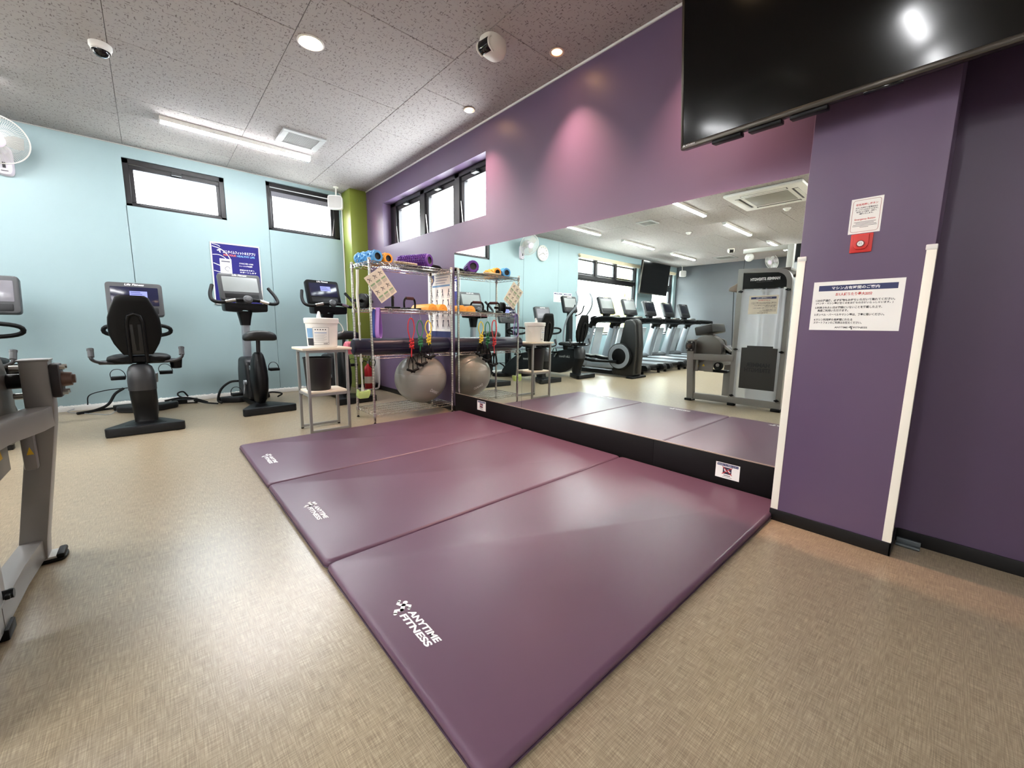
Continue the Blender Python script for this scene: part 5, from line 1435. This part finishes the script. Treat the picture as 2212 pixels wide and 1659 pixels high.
def recumbent_bike(loc, rz, lab, scr, lit):
    t = thing('recumbent_bike', lab, 'exercise bike', loc, rz, 'recumbent exercise bikes by the blue wall')
    rear_foot(t, 0.25)
    obj('rear_column', MB().loft([sloop((0, y, z), (1, 0, 0), (0, 1, 0), a, b, 22, 3.0) for y, z, a, b in ((0.20, 0.06, 0.078, 0.07), (0.22, 0.12, 0.080, 0.07), (0.20, 0.22, 0.086, 0.085), (0.17, 0.32, 0.090, 0.095), (0.16, 0.42, 0.090, 0.095))]), mat('grey_black', (14, 14, 14), 0.5, spec=0.3), t)
    obj('column_cap', MB().loft([sloop((0, y, z), (1, 0, 0), (0, 1, 0), a, b, 22, 2.6) for y, z, a, b in ((0.155, 0.36, 0.094, 0.100), (0.155, 0.44, 0.095, 0.110), (0.165, 0.52, 0.090, 0.112), (0.18, 0.56, 0.076, 0.10), (0.19, 0.58, 0.05, 0.08))]), mat('cap_grey', (46, 47, 49), 0.4), t)
    obj('main_shroud', MB().prism(rpoly([(0.09, 0.32), (0.11, 0.47), (0.20, 0.53), (0.42, 0.52), (0.72, 0.46), (0.96, 0.32), (1.16, 0.14), (1.20, 0.05), (0.56, 0.05), (0.42, 0.09), (0.30, 0.16), (0.17, 0.24)], 0.05, 4), -0.084, 0.084, 'yz', 0.03, 3), DARK_PL, t)
    for s_ in (-1, 1):
        lt = MB(); put_text(lt, 'Life Fitness', Vector((s_ * 0.0848, 0.45, 0.36)), Vector((0, s_, 0)), Vector((0, 0, 1)), -0.13, 0, 0.26, 0.045, slant=0.3, bold=1)
        obj('lettering', lt, mat('grey_letter', (150, 150, 150), 0.5), t)
    obj('front_stabiliser', MB().prism(rpoly([(-0.25, 1.26), (0.25, 1.26), (0.25, 1.18), (0.10, 1.06), (-0.10, 1.06), (-0.25, 1.18)], 0.02, 3), 0.004, 0.07, 'xy', 0.015), DARK_PL, t)
    obj('seat_rail', MB().box((0, 0.42, 0.545), (0.07, 0.62, 0.05), 0.012), SILVER, t)
    lp = [sloop((0, y, z), (1, 0, 0), (0, 0, 1), a, b, 24, 3) for y, z, a, b in ((0.14, 0.625, 0.16, 0.02), (0.17, 0.625, 0.205, 0.036), (0.35, 0.622, 0.215, 0.040), (0.50, 0.622, 0.205, 0.038), (0.55, 0.618, 0.16, 0.02))]
    obj('seat', MB().loft(lp), BLACK_RUB, t, 60)
    prof = [(0.665, 0.095), (0.70, 0.115), (0.76, 0.145), (0.84, 0.168), (0.91, 0.170), (0.98, 0.164), (1.05, 0.143), (1.11, 0.118), (1.145, 0.105), (1.163, 0.082)]
    lp = [sloop((0, 0.155 - (z - 0.66) * 0.18, z), (1, 0, 0), (0, 1, 0), a, 0.028 if 0.68 < z < 1.15 else 0.018, 24, 3.4) for z, a in prof]
    obj('backrest', MB().loft(lp), mat('backrest_black', (5, 5, 5), 0.5, spec=0.2), t, 60)
    obj('back_bracket', MB().tube([(-0.052, 0.135, 0.60), (-0.052, 0.105, 0.75), (-0.050, 0.070, 0.94), (-0.036, 0.058, 0.995), (0.0, 0.054, 1.015), (0.036, 0.058, 0.995), (0.050, 0.070, 0.94), (0.052, 0.105, 0.75), (0.052, 0.135, 0.60)], 0.013, 10), BLACK_PL, t)
    obj('back_plate', MB().box((0, 0.108, 0.80), (0.088, 0.012, 0.26), 0.004, rot=Matrix.Rotation(R(10.2), 4, 'X')), mat('bracket_dark', (15, 15, 15), 0.5), t)
    for s_ in (-1, 1):
        h = obj('side_handle', MB().tube([(s_ * 0.05, 0.19, 0.595), (s_ * 0.18, 0.17, 0.598), (s_ * 0.255, 0.15, 0.612), (s_ * 0.288, 0.14, 0.640), (s_ * 0.290, 0.16, 0.685)], 0.013, 10, sm=4), mat('dark_steel', (62, 62, 64), 0.35, 0.7), t)
        obj('hand_grip', MB().tube([(s_ * 0.288, 0.145, 0.655), (s_ * 0.290, 0.17, 0.712)], 0.020, 12).cyl((s_ * 0.290, 0.168, 0.708), (s_ * 0.291, 0.174, 0.722), 0.022, n=14), GREY_PL, h)
        obj('arm_tray', MB().box((s_ * 0.17, 0.24, 0.600), (0.17, 0.16, 0.026), 0.010), BLACK_PL, t)
    obj('cup_holder', MB().lathe([(0.030, 0.52), (0.040, 0.525), (0.048, 0.60), (0.050, 0.605), (0.043, 0.605), (0.034, 0.53)], 20, Matrix.Translation((0.245, 0.30, 0))), BLACK_PL, t)
    obj('mast', MB().prism([(1.02, 0.22), (1.13, 0.18), (1.135, 1.10), (1.07, 1.10)], -0.038, 0.038, 'yz', 0.012), DARK_PL, t)
    c = console(t, 1.115, 1.170, 0.430, 0.345, R(14), scr, GREY_PL)
    if lit:
        screen_window(c, 0.43, 0.345)
    ring = []
    for k in range(28):
        a = 2 * PI * k / 28
        ca, sa = math.cos(a), math.sin(a)
        ring.append((0.245 * math.copysign(abs(ca) ** 0.75, ca), 0.84 - 0.02 * sa, 0.862 + 0.058 * math.copysign(abs(sa) ** 0.8, sa)))
    obj('console_handle', MB().tube(ring, 0.0185, 10, closed=True), BLACK_RUB, t)
    obj('handle_stem', MB().tube([(0, 1.05, 0.88), (0, 0.95, 0.84), (0, 0.85, 0.80)], 0.022, 10), BLACK_PL, t)
    for s_, (py_, pz_) in ((-1, (0.60, 0.425)), (1, (0.63, 0.455))):
        obj('crank', MB().tube([(s_ * 0.095, 0.70, 0.36), (s_ * 0.10, py_, pz_)], 0.012, 10, flat=0.7), SILVER, t)
        pedal(t, s_ * 0.170, py_, pz_, s_)
    return t
recumbent_bike((-0.088, 4.60, 0), R(-0.5), 'recumbent bike with black shield-shaped backrest left of the upright bikes', LIT, True)
recumbent_bike((-1.075, 4.62, 0), R(-1), 'recumbent bike half cut off at the left edge of the photo', mat('grey_screen', (120, 118, 124), 0.2), False)

# elliptical trainer, seen only in the mirror
t = thing('elliptical_trainer', 'black elliptical trainer with round silver-ringed drive disc', 'elliptical', (-1.90, 4.02, 0), 0)
obj('drive_tower', MB().prism(rpoly([(0.02, 0.03), (0.00, 0.60), (0.05, 1.02), (0.12, 1.09), (0.26, 1.08), (0.36, 0.60), (0.50, 0.10), (0.46, 0.03)], 0.05, 4), -0.14, 0.14, 'yz', 0.035, 3), mat('tower_black', (15, 15, 14), 0.4), t)
obj('tower_spine', MB().prism(rpoly([(-0.02, 0.08), (-0.03, 0.62), (0.02, 1.06), (0.08, 1.11), (0.22, 1.10), (0.10, 0.4), (0.08, 0.08)], 0.04, 4), -0.06, 0.06, 'yz', 0.025, 3), mat('tower_brown', (27, 24, 21), 0.4), t)
for s_ in (-1, 1):
    dk = obj('drive_disc', MB().lathe([(0.0, 0.0), (0.235, 0.0), (0.248, 0.012), (0.248, 0.075), (0.235, 0.085), (0.0, 0.085)], 44, Matrix.Translation((s_ * 0.14, 0.30, 0.40)) @ Matrix.Rotation(R(90 * s_), 4, 'Y')), BLACK_PL, t)
    obj('silver_ring', MB().lathe([(0.150, 0.085), (0.152, 0.090), (0.226, 0.090), (0.230, 0.085)], 44, Matrix.Translation((s_ * 0.14, 0.30, 0.40)) @ Matrix.Rotation(R(90 * s_), 4, 'Y')), SILVER, dk)
    am = obj('pedal_arm', MB().tube([(s_ * 0.25, 0.32, 0.22 if s_ < 0 else 0.30), (s_ * 0.25, 0.90, 0.28), (s_ * 0.25, 1.55, 0.36)], 0.026, 8), BLACK_PL, t)
    obj('foot_pedal', MB().box((s_ * 0.25, 1.05, 0.36 + 0.03 * s_), (0.16, 0.36, 0.05), 0.015, rot=Matrix.Rotation(R(8), 4, 'X')), BLACK_RUB, am)
    obj('swing_arm', MB().tube([(s_ * 0.29, 1.60, 0.36), (s_ * 0.30, 1.62, 0.80), (s_ * 0.29, 1.54, 1.12), (s_ * 0.26, 1.36, 1.34), (s_ * 0.24, 1.32, 1.52), (s_ * 0.22, 1.38, 1.66)], 0.019, 10, sm=5), SILVER, t)
    obj('fixed_grip', MB().tube([(s_ * 0.06, 1.62, 1.18), (s_ * 0.14, 1.52, 1.24), (s_ * 0.15, 1.46, 1.40)], 0.015, 8, sm=4), BLACK_RUB, t)
obj('base_rail', MB().box((0, 0.95, 0.06), (0.14, 1.7, 0.09), 0.02), DARK_PL, t)
obj('front_foot', MB().box((0, 1.80, 0.04), (0.52, 0.10, 0.07), 0.02), DARK_PL, t)
obj('rear_foot', MB().box((0, 0.04, 0.02), (0.50, 0.14, 0.04), 0.015), BLACK_RUB, t)
obj('mast', MB().prism([(1.65, 0.08), (1.80, 0.08), (1.76, 1.28), (1.68, 1.28)], -0.06, 0.06, 'yz', 0.02), DARK_PL, t)
console(t, 1.73, 1.42, 0.44, 0.36, R(14), SCREEN_GLARE, DARK_PL)

# treadmills, seen only in the mirror
def treadmill(lab, scr):
    t = thing('treadmill', lab, 'treadmill', (0, 0, 0), 0, 'treadmills in a row facing the street windows')
    obj('belt', MB().box((0, 0.86, 0.165), (0.52, 1.60, 0.02), 0.006), BLACK_RUB, t)
    obj('belt_bed', MB().box((0, 0.86, 0.135), (0.60, 1.62, 0.05), 0.01), BLACK_PL, t)
    for s_ in (-1, 1):
        rl = obj('side_rail', MB().prism(rpoly([(0.03, 0.07), (0.0, 0.12), (0.03, 0.185), (1.70, 0.195), (1.72, 0.07)], 0.02, 3), s_ * 0.27, s_ * 0.40, 'yz', 0.012), SILVER, t)
        obj('rear_cap', MB().prism(rpoly([(-0.05, 0.075), (-0.06, 0.13), (-0.02, 0.19), (0.12, 0.19), (0.12, 0.06)], 0.025, 3), s_ * 0.262, s_ * 0.408, 'yz', 0.012), BLACK_PL, rl)
        obj('foot', MB().cyl((s_ * 0.33, 0.10, 0), (s_ * 0.33, 0.10, 0.08), 0.03, n=14).cyl((s_ * 0.33, 1.60, 0), (s_ * 0.33, 1.60, 0.08), 0.03, n=14), BLACK_RUB, rl)
        upm = obj('upright', MB().loft([sloop((s_ * x, y, z), (1, 0, 0), (0, 1, 0), 0.032, b, 18, 3.2) for x, y, z, b in ((0.405, 1.56, 0.10, 0.10), (0.405, 1.50, 0.40, 0.095), (0.405, 1.41, 0.75, 0.09), (0.40, 1.35, 0.97, 0.085))]), SILVER, t)
        lt = MB(); put_text(lt, 'G', Vector((s_ * 0.438, 1.40, 0.78)), Vector((0, s_ * 1, 0)), Vector((0, 0, 1)), -0.025, 0, 0.05, 0.06)
        obj('side_mark', lt, WHITE_INK, upm)
        obj('handrail', MB().tube([(s_ * 0.40, 1.36, 0.93), (s_ * 0.40, 1.30, 1.06), (s_ * 0.395, 1.16, 1.115), (s_ * 0.39, 0.90, 1.12), (s_ * 0.385, 0.62, 1.10)], [0.085, 0.066], 12, sm=6, flat=0.55), BLACK_PL, t)
    obj('motor_hood', MB().prism(rpoly([(1.40, 0.07), (1.40, 0.20), (1.52, 0.27), (1.82, 0.26), (1.90, 0.18), (1.90, 0.07)], 0.04, 3), -0.38, 0.38, 'yz', 0.02), mat('hood_grey', (60, 62, 65), 0.4), t)
    obj('cross_bar', MB().prism(rpoly([(1.12, 1.06), (1.10, 1.12), (1.30, 1.20), (1.42, 1.16), (1.40, 1.04)], 0.03, 3), -0.40, 0.40, 'yz', 0.015), BLACK_PL, t)
    obj('centre_grip', MB().tube([(-0.20, 1.14, 1.15), (-0.12, 1.00, 1.19), (0.12, 1.00, 1.19), (0.20, 1.14, 1.15)], 0.018, 10, sm=5), STEEL, t)
    obj('front_panel', MB().box((0, 1.50, 0.60), (0.30, 0.04, 0.72), 0.015, rot=Matrix.Rotation(R(12), 4, 'X')), mat('pale_silver_panel', (196, 206, 212), 0.4, 0.2), t)
    obj('console_neck', MB().box((0, 1.26, 1.24), (0.20, 0.10, 0.14), 0.03), BLACK_PL, t)
    console(t, 1.27, 1.43, 0.52, 0.40, R(20), scr, mat('dark_shell', (40, 41, 43), 0.4))
    return t
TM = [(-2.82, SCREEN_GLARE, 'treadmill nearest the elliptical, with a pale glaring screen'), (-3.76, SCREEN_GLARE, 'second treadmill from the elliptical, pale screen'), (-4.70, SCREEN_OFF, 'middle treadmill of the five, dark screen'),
      (-5.66, SCREEN_OFF, 'fourth treadmill from the elliptical, under the hung television'), (-6.62, SCREEN_OFF, 'treadmill furthest from the elliptical, beside the grey wall')]
pale = treadmill(TM[0][2], SCREEN_GLARE)
dark = treadmill(TM[2][2], SCREEN_OFF)
pale.location = (TM[0][0], 4.18, 0); dark.location = (TM[2][0], 4.18, 0)
dup(pale, (TM[1][0], 4.18, 0), 0, TM[1][2])
for k in (3, 4):
    dup(dark, (TM[k][0], 4.18, 0), 0, TM[k][2])

# ------------------------------------------------------------------ the grey strength machine (foreground left and in the mirror)
t = thing('strength_machine', 'grey plate-framed strength machine with frosted weight stack tower', 'strength machine', (-0.43, 1.60, 0))
PL = PLATINUM
def ring(outer, inner, x0, x1):
    n = len(outer)
    vs = [(x0, a, b) for a, b in outer] + [(x1, a, b) for a, b in outer] + [(x0, a, b) for a, b in inner] + [(x1, a, b) for a, b in inner]
    fs = []
    for i in range(n):
        j = (i + 1) % n
        fs += [(i, j, n + j, n + i), (2 * n + i, 3 * n + i, 3 * n + j, 2 * n + j), (i, 2 * n + i, 2 * n + j, j), (n + i, n + j, 3 * n + j, 3 * n + i)]
    return vs, fs
oy = lambda y: y - 1.60
out = rpoly([(oy(1.31), 0.03), (oy(1.875), 0.03), (oy(1.885), 1.655), (oy(1.325), 1.625)], [0.004, 0.004, 0.012, 0.17], 6)
inn = rpoly([(oy(1.365), 0.11), (oy(1.815), 0.11), (oy(1.825), 1.605), (oy(1.375), 1.580)], [0.004, 0.004, 0.008, 0.13], 6)
mb = MB(); mb.add(*ring(out, inn, -0.035, 0.03))
obj('tower_frame', mb, PL, t, 30)
mb = MB(); mb.add(*ring(out, inn, -0.60, -0.54))
obj('tower_frame', mb, PL, t, 30)
obj('tower_roof', MB().bb(-0.56, -0.02, oy(1.36), oy(1.86), 1.60, 1.635, 0.004), PL, t)
obj('weight_stack', MB().bb(-0.42, -0.16, oy(1.45), oy(1.74), 0.13, 0.72, 0.004).cyl((-0.29, oy(1.50), 0.1), (-0.29, oy(1.50), 1.6), 0.018).cyl((-0.29, oy(1.69), 0.1), (-0.29, oy(1.69), 1.6), 0.018).bb(-0.36, -0.22, oy(1.55), oy(1.64), 0.7, 1.55, 0.004), mat('stack_grey', (40, 40, 42), 0.5), t)
sp_ = obj('shield', MB().bb(0.030, 0.035, oy(1.362), oy(1.822), 0.115, 1.402, 0.002), MATS['frosted'], t)
obj('shield', MB().bb(-0.545, -0.540, oy(1.362), oy(1.822), 0.115, 1.402, 0.002), MATS['frosted'], t)
for (y, z) in ((1.835, 1.385), (1.352, 1.385), (1.835, 0.70), (1.352, 0.69), (1.835, 0.13), (1.352, 0.13)):
    obj('standoff', MB().cyl((0.028, oy(y), z), (0.055, oy(y), z), 0.014, n=14).box((0.045, oy(y), z), (0.012, 0.05, 0.014), 0.003), BLACK_PL, t)
hp = obj('header_panel', MB().prism(rpoly([(oy(1.368), 1.415), (oy(1.822), 1.415), (oy(1.826), 1.598), (oy(1.372), 1.578)], [0.002, 0.002, 0.004, 0.12], 6), 0.010, 0.026, 'yz'), mat('header_black', (5, 5, 5), 0.45, spec=0.2), t)
ru, uu = Vector((0, 1, 0)), Vector((0, 0, 1))
lt = MB(); put_text(lt, 'HAMMER STRENGTH', Vector((0.0268, 0, 0)), ru, uu, oy(1.445), 1.503, 0.300, 0.033, bold=1, heavy=0.035)
obj('lettering', lt, WHITE_INK, hp)
lt = MB(); put_text(lt, 'GROUND BASE LINEAR', Vector((0.0268, 0, 0)), ru, uu, oy(1.515), 1.484, 0.165, 0.010)
obj('lettering', lt, mat('dim_grey_ink', (96, 96, 96), 0.5), hp)
wp = obj('stack_cover', MB().prism([(oy(1.388), 0.235), (oy(1.765), 0.235), (oy(1.770), 0.725), (oy(1.712), 0.728), (oy(1.712), 0.750), (oy(1.440), 0.750), (oy(1.440), 0.728), (oy(1.392), 0.725)], 0.0352, 0.0385, 'yz'), mat('cover_grey', (44, 41, 38), 0.5), t)
for s, z, y0, wd in (('HAMMER', 0.500, 1.455, 0.250), ('STRENGTH', 0.440, 1.443, 0.275)):
    lt = MB(); put_text(lt, s, Vector((0.0390, 0, 0)), ru, uu, oy(y0), z, wd, 0.050, bold=1, heavy=0.04)
    obj('lettering', lt, mat('cover_ink', (14, 13, 13), 0.5), wp)
# side beams and the front post
def beam(name, pts, wx, hz, m=PL, bev=0.006, parent=None):
    """rectangular tube along a polyline in plan, section wx x hz"""
    P = [Vector(p) for p in pts]
    loops = []
    for i, p in enumerate(P):
        d = (P[min(i + 1, len(P) - 1)] - P[max(i - 1, 0)]).normalized()
        side = Vector((d.y, -d.x, 0)).normalized() if abs(d.z) < 0.9 else Vector((1, 0, 0))
        upv = side.cross(d).normalized()
        lp_ = []
        for a, b in rpoly([(-wx / 2, -hz / 2), (wx / 2, -hz / 2), (wx / 2, hz / 2), (-wx / 2, hz / 2)], bev, 2):
            lp_.append(p + side * a + upv * b)
        loops.append(lp_)
    return obj(name, MB().loft(loops), m, parent if parent else t, 40)
L_ = lambda x, y, z: (x + 0.43, oy(y), z)
beam('upper_beam', [L_(-0.425, 1.86, 0.585), L_(-0.402, 2.06, 0.585), L_(-0.352, 2.22, 0.585), L_(-0.337, 2.32, 0.585)], 0.070, 0.080)
beam('lower_beam', [L_(-0.430, 1.82, 0.062), L_(-0.425, 2.10, 0.062), L_(-0.408, 2.36, 0.062)], 0.062, 0.080)
beam('front_post', [L_(-0.412, 2.345, 0.02), L_(-0.405, 2.345, 0.10), L_(-0.340, 2.345, 0.555), L_(-0.335, 2.345, 0.62), L_(-0.335, 2.345, 0.797)], 0.074, 0.085)
obj('post_cap', MB().box(L_(-0.335, 2.345, 0.800), (0.082, 0.092, 0.008), 0.003), PL, t)
ft = obj('foot_plate', MB().bb(0.0, 0.085, oy(2.31), oy(2.39), 0.010, 0.022, 0.003), mat('pale_foot', (190, 188, 182), 0.4, 0.3), t)
obj('rubber_foot', MB().prism(rpoly([(-0.03, oy(2.30)), (0.098, oy(2.30)), (0.106, oy(2.35)), (0.098, oy(2.40)), (-0.03, oy(2.40))], 0.02, 3), 0.0, 0.012, 'xy', 0.003).bb(0.075, 0.100, oy(2.305), oy(2.395), 0.008, 0.030, 0.008), BLACK_RUB, ft)
obj('rubber_foot', MB().bb(-0.03, 0.06, oy(1.30), oy(1.40), 0.0, 0.034, 0.004), BLACK_RUB, t)
obj('rubber_foot', MB().bb(-0.03, 0.04, oy(1.80), oy(1.88), 0.0, 0.034, 0.004), BLACK_RUB, t)
br = obj('bearing_block', MB().prism(rpoly([(oy(2.295), 0.655), (oy(2.39), 0.655), (oy(2.405), 0.72), (oy(2.39), 0.785), (oy(2.295), 0.785), (oy(2.285), 0.72)], 0.015, 3), 0.132, 0.158, 'yz', 0.006), mat('cast_brown', (36, 30, 30), 0.5, 0.3), t)
obj('bearing_core', MB().cyl((0.155, oy(2.345), 0.722), (0.185, oy(2.345), 0.722), 0.030, 0.026, 24).cyl((0.185, oy(2.345), 0.722), (0.194, oy(2.345), 0.722), 0.018, 0.017, 20), mat('bronze', (98, 78, 70), 0.4, 0.6), br)
for (y, z) in ((2.318, 0.672), (2.372, 0.672), (2.318, 0.770), (2.372, 0.770)):
    obj('bolt', MB().cyl((0.156, oy(y), z), (0.172, oy(y), z), 0.009, n=6), STEEL, br)
for z in (0.665, 0.770):
    obj('bolt', MB().cyl((0.030, oy(2.345), z), (0.058, oy(2.345), z), 0.012, n=12), STEEL, t)
obj('pivot_shaft', MB().cyl((-0.70, oy(2.345), 0.722), (0.06, oy(2.345), 0.722), 0.028, n=20), BLACK_PL, t)
wl = obj('guard_plate', MB().bb(0.040, 0.075, oy(2.26), oy(2.30), 0.395, 0.545, 0.008), PL, t)
tri = MB().add([(0.052, oy(2.2594), 0.455), (0.070, oy(2.2594), 0.455), (0.061, oy(2.2594), 0.485)], [(0, 1, 2)])
obj('warning_label', tri, mat('warning_yellow', (228, 186, 30), 0.5), wl)
gp = obj('side_gusset', MB().bb(-0.02, 0.0, oy(2.10), oy(2.32), 0.395, 0.545, 0.004), PL, t)
o_ = Vector((0.0006, oy(2.20), 0.46))
tri = MB().add([o_, o_ + Vector((0, 0.036, 0)), o_ + Vector((0, 0.018, 0.032))], [(0, 1, 2)])
obj('warning_label', tri, mat('warning_yellow', (228, 186, 30), 0.5), gp)
obj('cam_housing', MB().prism(rpoly([(oy(2.00), 0.62), (oy(2.02), 0.78), (oy(2.12), 0.86), (oy(2.26), 0.86), (oy(2.34), 0.80), (oy(2.42), 0.66), (oy(2.40), 0.52), (oy(2.33), 0.48)], 0.04, 3), -0.12, 0.02, 'yz', 0.008), mat('cam_grey', (96, 92, 87), 0.45, 0.2), t)
obj('cam_housing', MB().prism(rpoly([(oy(2.10), 0.50), (oy(2.12), 0.80), (oy(2.30), 0.84), (oy(2.44), 0.70), (oy(2.40), 0.48)], 0.05, 3), -0.46, -0.40, 'yz', 0.008), mat('cam_grey', (96, 92, 87), 0.45, 0.2), t)
ta = bpy.data.objects.new('thigh_pad', None); COL.objects.link(ta); ta.parent = t
obj('pad', MB().box((-0.275, oy(2.28), 0.93), (0.44, 0.23, 0.115), 0.02, rot=Matrix.Rotation(R(-14), 4, 'X')), mat('pad_grey', (42, 40, 37), 0.55), ta)
obj('pad_stem', MB().bb(-0.30, -0.23, oy(2.22), oy(2.29), 0.80, 0.90, 0.005), PL, ta)
beam('diagonal_strut', [L_(-0.50, 2.16, 0.84), L_(-0.50, 1.92, 0.66)], 0.04, 0.03)
obj('seat_pad', MB().box((-0.33, oy(1.98), 0.66), (0.36, 0.26, 0.07), 0.025, rot=Matrix.Rotation(R(18), 4, 'X')), BLACK_RUB, t)
obj('chest_pad', MB().box((-0.40, oy(1.93), 0.70), (0.30, 0.10, 0.09), 0.03), mat('cream_pad', (206, 198, 180), 0.5), t)
beam('inner_post', [L_(-1.05, 2.12, 0.02), L_(-1.05, 2.12, 0.46)], 0.11, 0.11)
beam('cross_member', [L_(-0.45, 2.20, 0.50), L_(-1.05, 2.14, 0.50)], 0.09, 0.09)
obj('pulley_motor', MB().cyl((-0.08, oy(2.05), 0.47), (-0.02, oy(2.05), 0.47), 0.05, n=20).box((-0.12, oy(2.10), 0.40), (0.10, 0.30, 0.035), 0.012), BLACK_PL, t)
obj('pulley_face', MB().cyl((-0.02, oy(2.05), 0.485), (-0.012, oy(2.05), 0.485), 0.022, n=18), STEEL, t)
obj('top_bracket', MB().prism(rpoly([(oy(1.88), 1.50), (oy(1.985), 1.44), (oy(1.99), 1.40), (oy(1.88), 1.395)], 0.02, 3), -0.20, 0.0, 'yz', 0.005), mat('bracket_tan', (140, 124, 108), 0.5), t)
obj('cable', MB().tube([(-0.10, oy(1.965), 1.40), (-0.10, oy(1.93), 0.72)], 0.004, 6), BLACK_RUB, t)
n2 = usage_notice('usage_notice', 'cream machine time notice taped to the frosted tower', (-0.3943, 1.437, 1.120), R(180), 'machine time notices', full_text=False)

# cable station behind it, seen in the mirror
t = thing('cable_station', 'tall grey cable station with overhead pulley behind the strength machine', 'strength machine', (-1.95, 1.72, 0))
obj('column', MB().bb(-0.04, 0.04, 0.0, 0.08, 0.03, 2.14, 0.006), mat('pale_frame', (170, 168, 160), 0.4, 0.2), t)
obj('base', MB().bb(-0.05, 0.05, -0.25, 0.45, 0, 0.06, 0.01), mat('pale_frame', (170, 168, 160), 0.4, 0.2), t)
obj('overhead_beam', MB().bb(-0.035, 0.035, 0.02, 0.66, 2.075, 2.14, 0.006), mat('pale_frame', (170, 168, 160), 0.4, 0.2), t)
obj('header_panel', MB().bb(0.02, 0.04, -0.22, -0.02, 1.90, 2.13, 0.004), mat('header_black', (5, 5, 5), 0.45, spec=0.2), t)
obj('shield', MB().bb(0.02, 0.03, -0.24, -0.01, 0.1, 1.88, 0.003), MATS['frosted'], t)
pw = obj('pulley', MB().lathe([(0.0, -0.014), (0.052, -0.014), (0.062, -0.008), (0.052, 0), (0.062, 0.008), (0.052, 0.014), (0.0, 0.014)], 28, Matrix.Translation((0, 0.58, 2.02)) @ Matrix.Rotation(R(90), 4, 'Y')), WHITE_PL, t)
obj('pulley_hub', MB().cyl((-0.022, 0.58, 2.02), (0.022, 0.58, 2.02), 0.012), STEEL, pw)
obj('cable', MB().tube([(0, 0.64, 2.02), (0, 0.645, 1.80)], 0.004, 6), BLACK_RUB, t)
hd = obj('pull_handle', MB().tube([(0, 0.645, 1.82), (0, 0.665, 1.76), (0, 0.63, 1.72), (0, 0.62, 1.78), (0, 0.645, 1.81)], 0.004, 6, sm=3).tube([(0, 0.64, 1.73), (0, 0.70, 1.66)], 0.006, 6).tube([(0, 0.64, 1.73), (0, 0.56, 1.66)], 0.006, 6), STEEL, t)
obj('grip', MB().cyl((-0.0, 0.56, 1.70), (0.0, 0.50, 1.635), 0.020, n=12), WHITE_PL, hd)
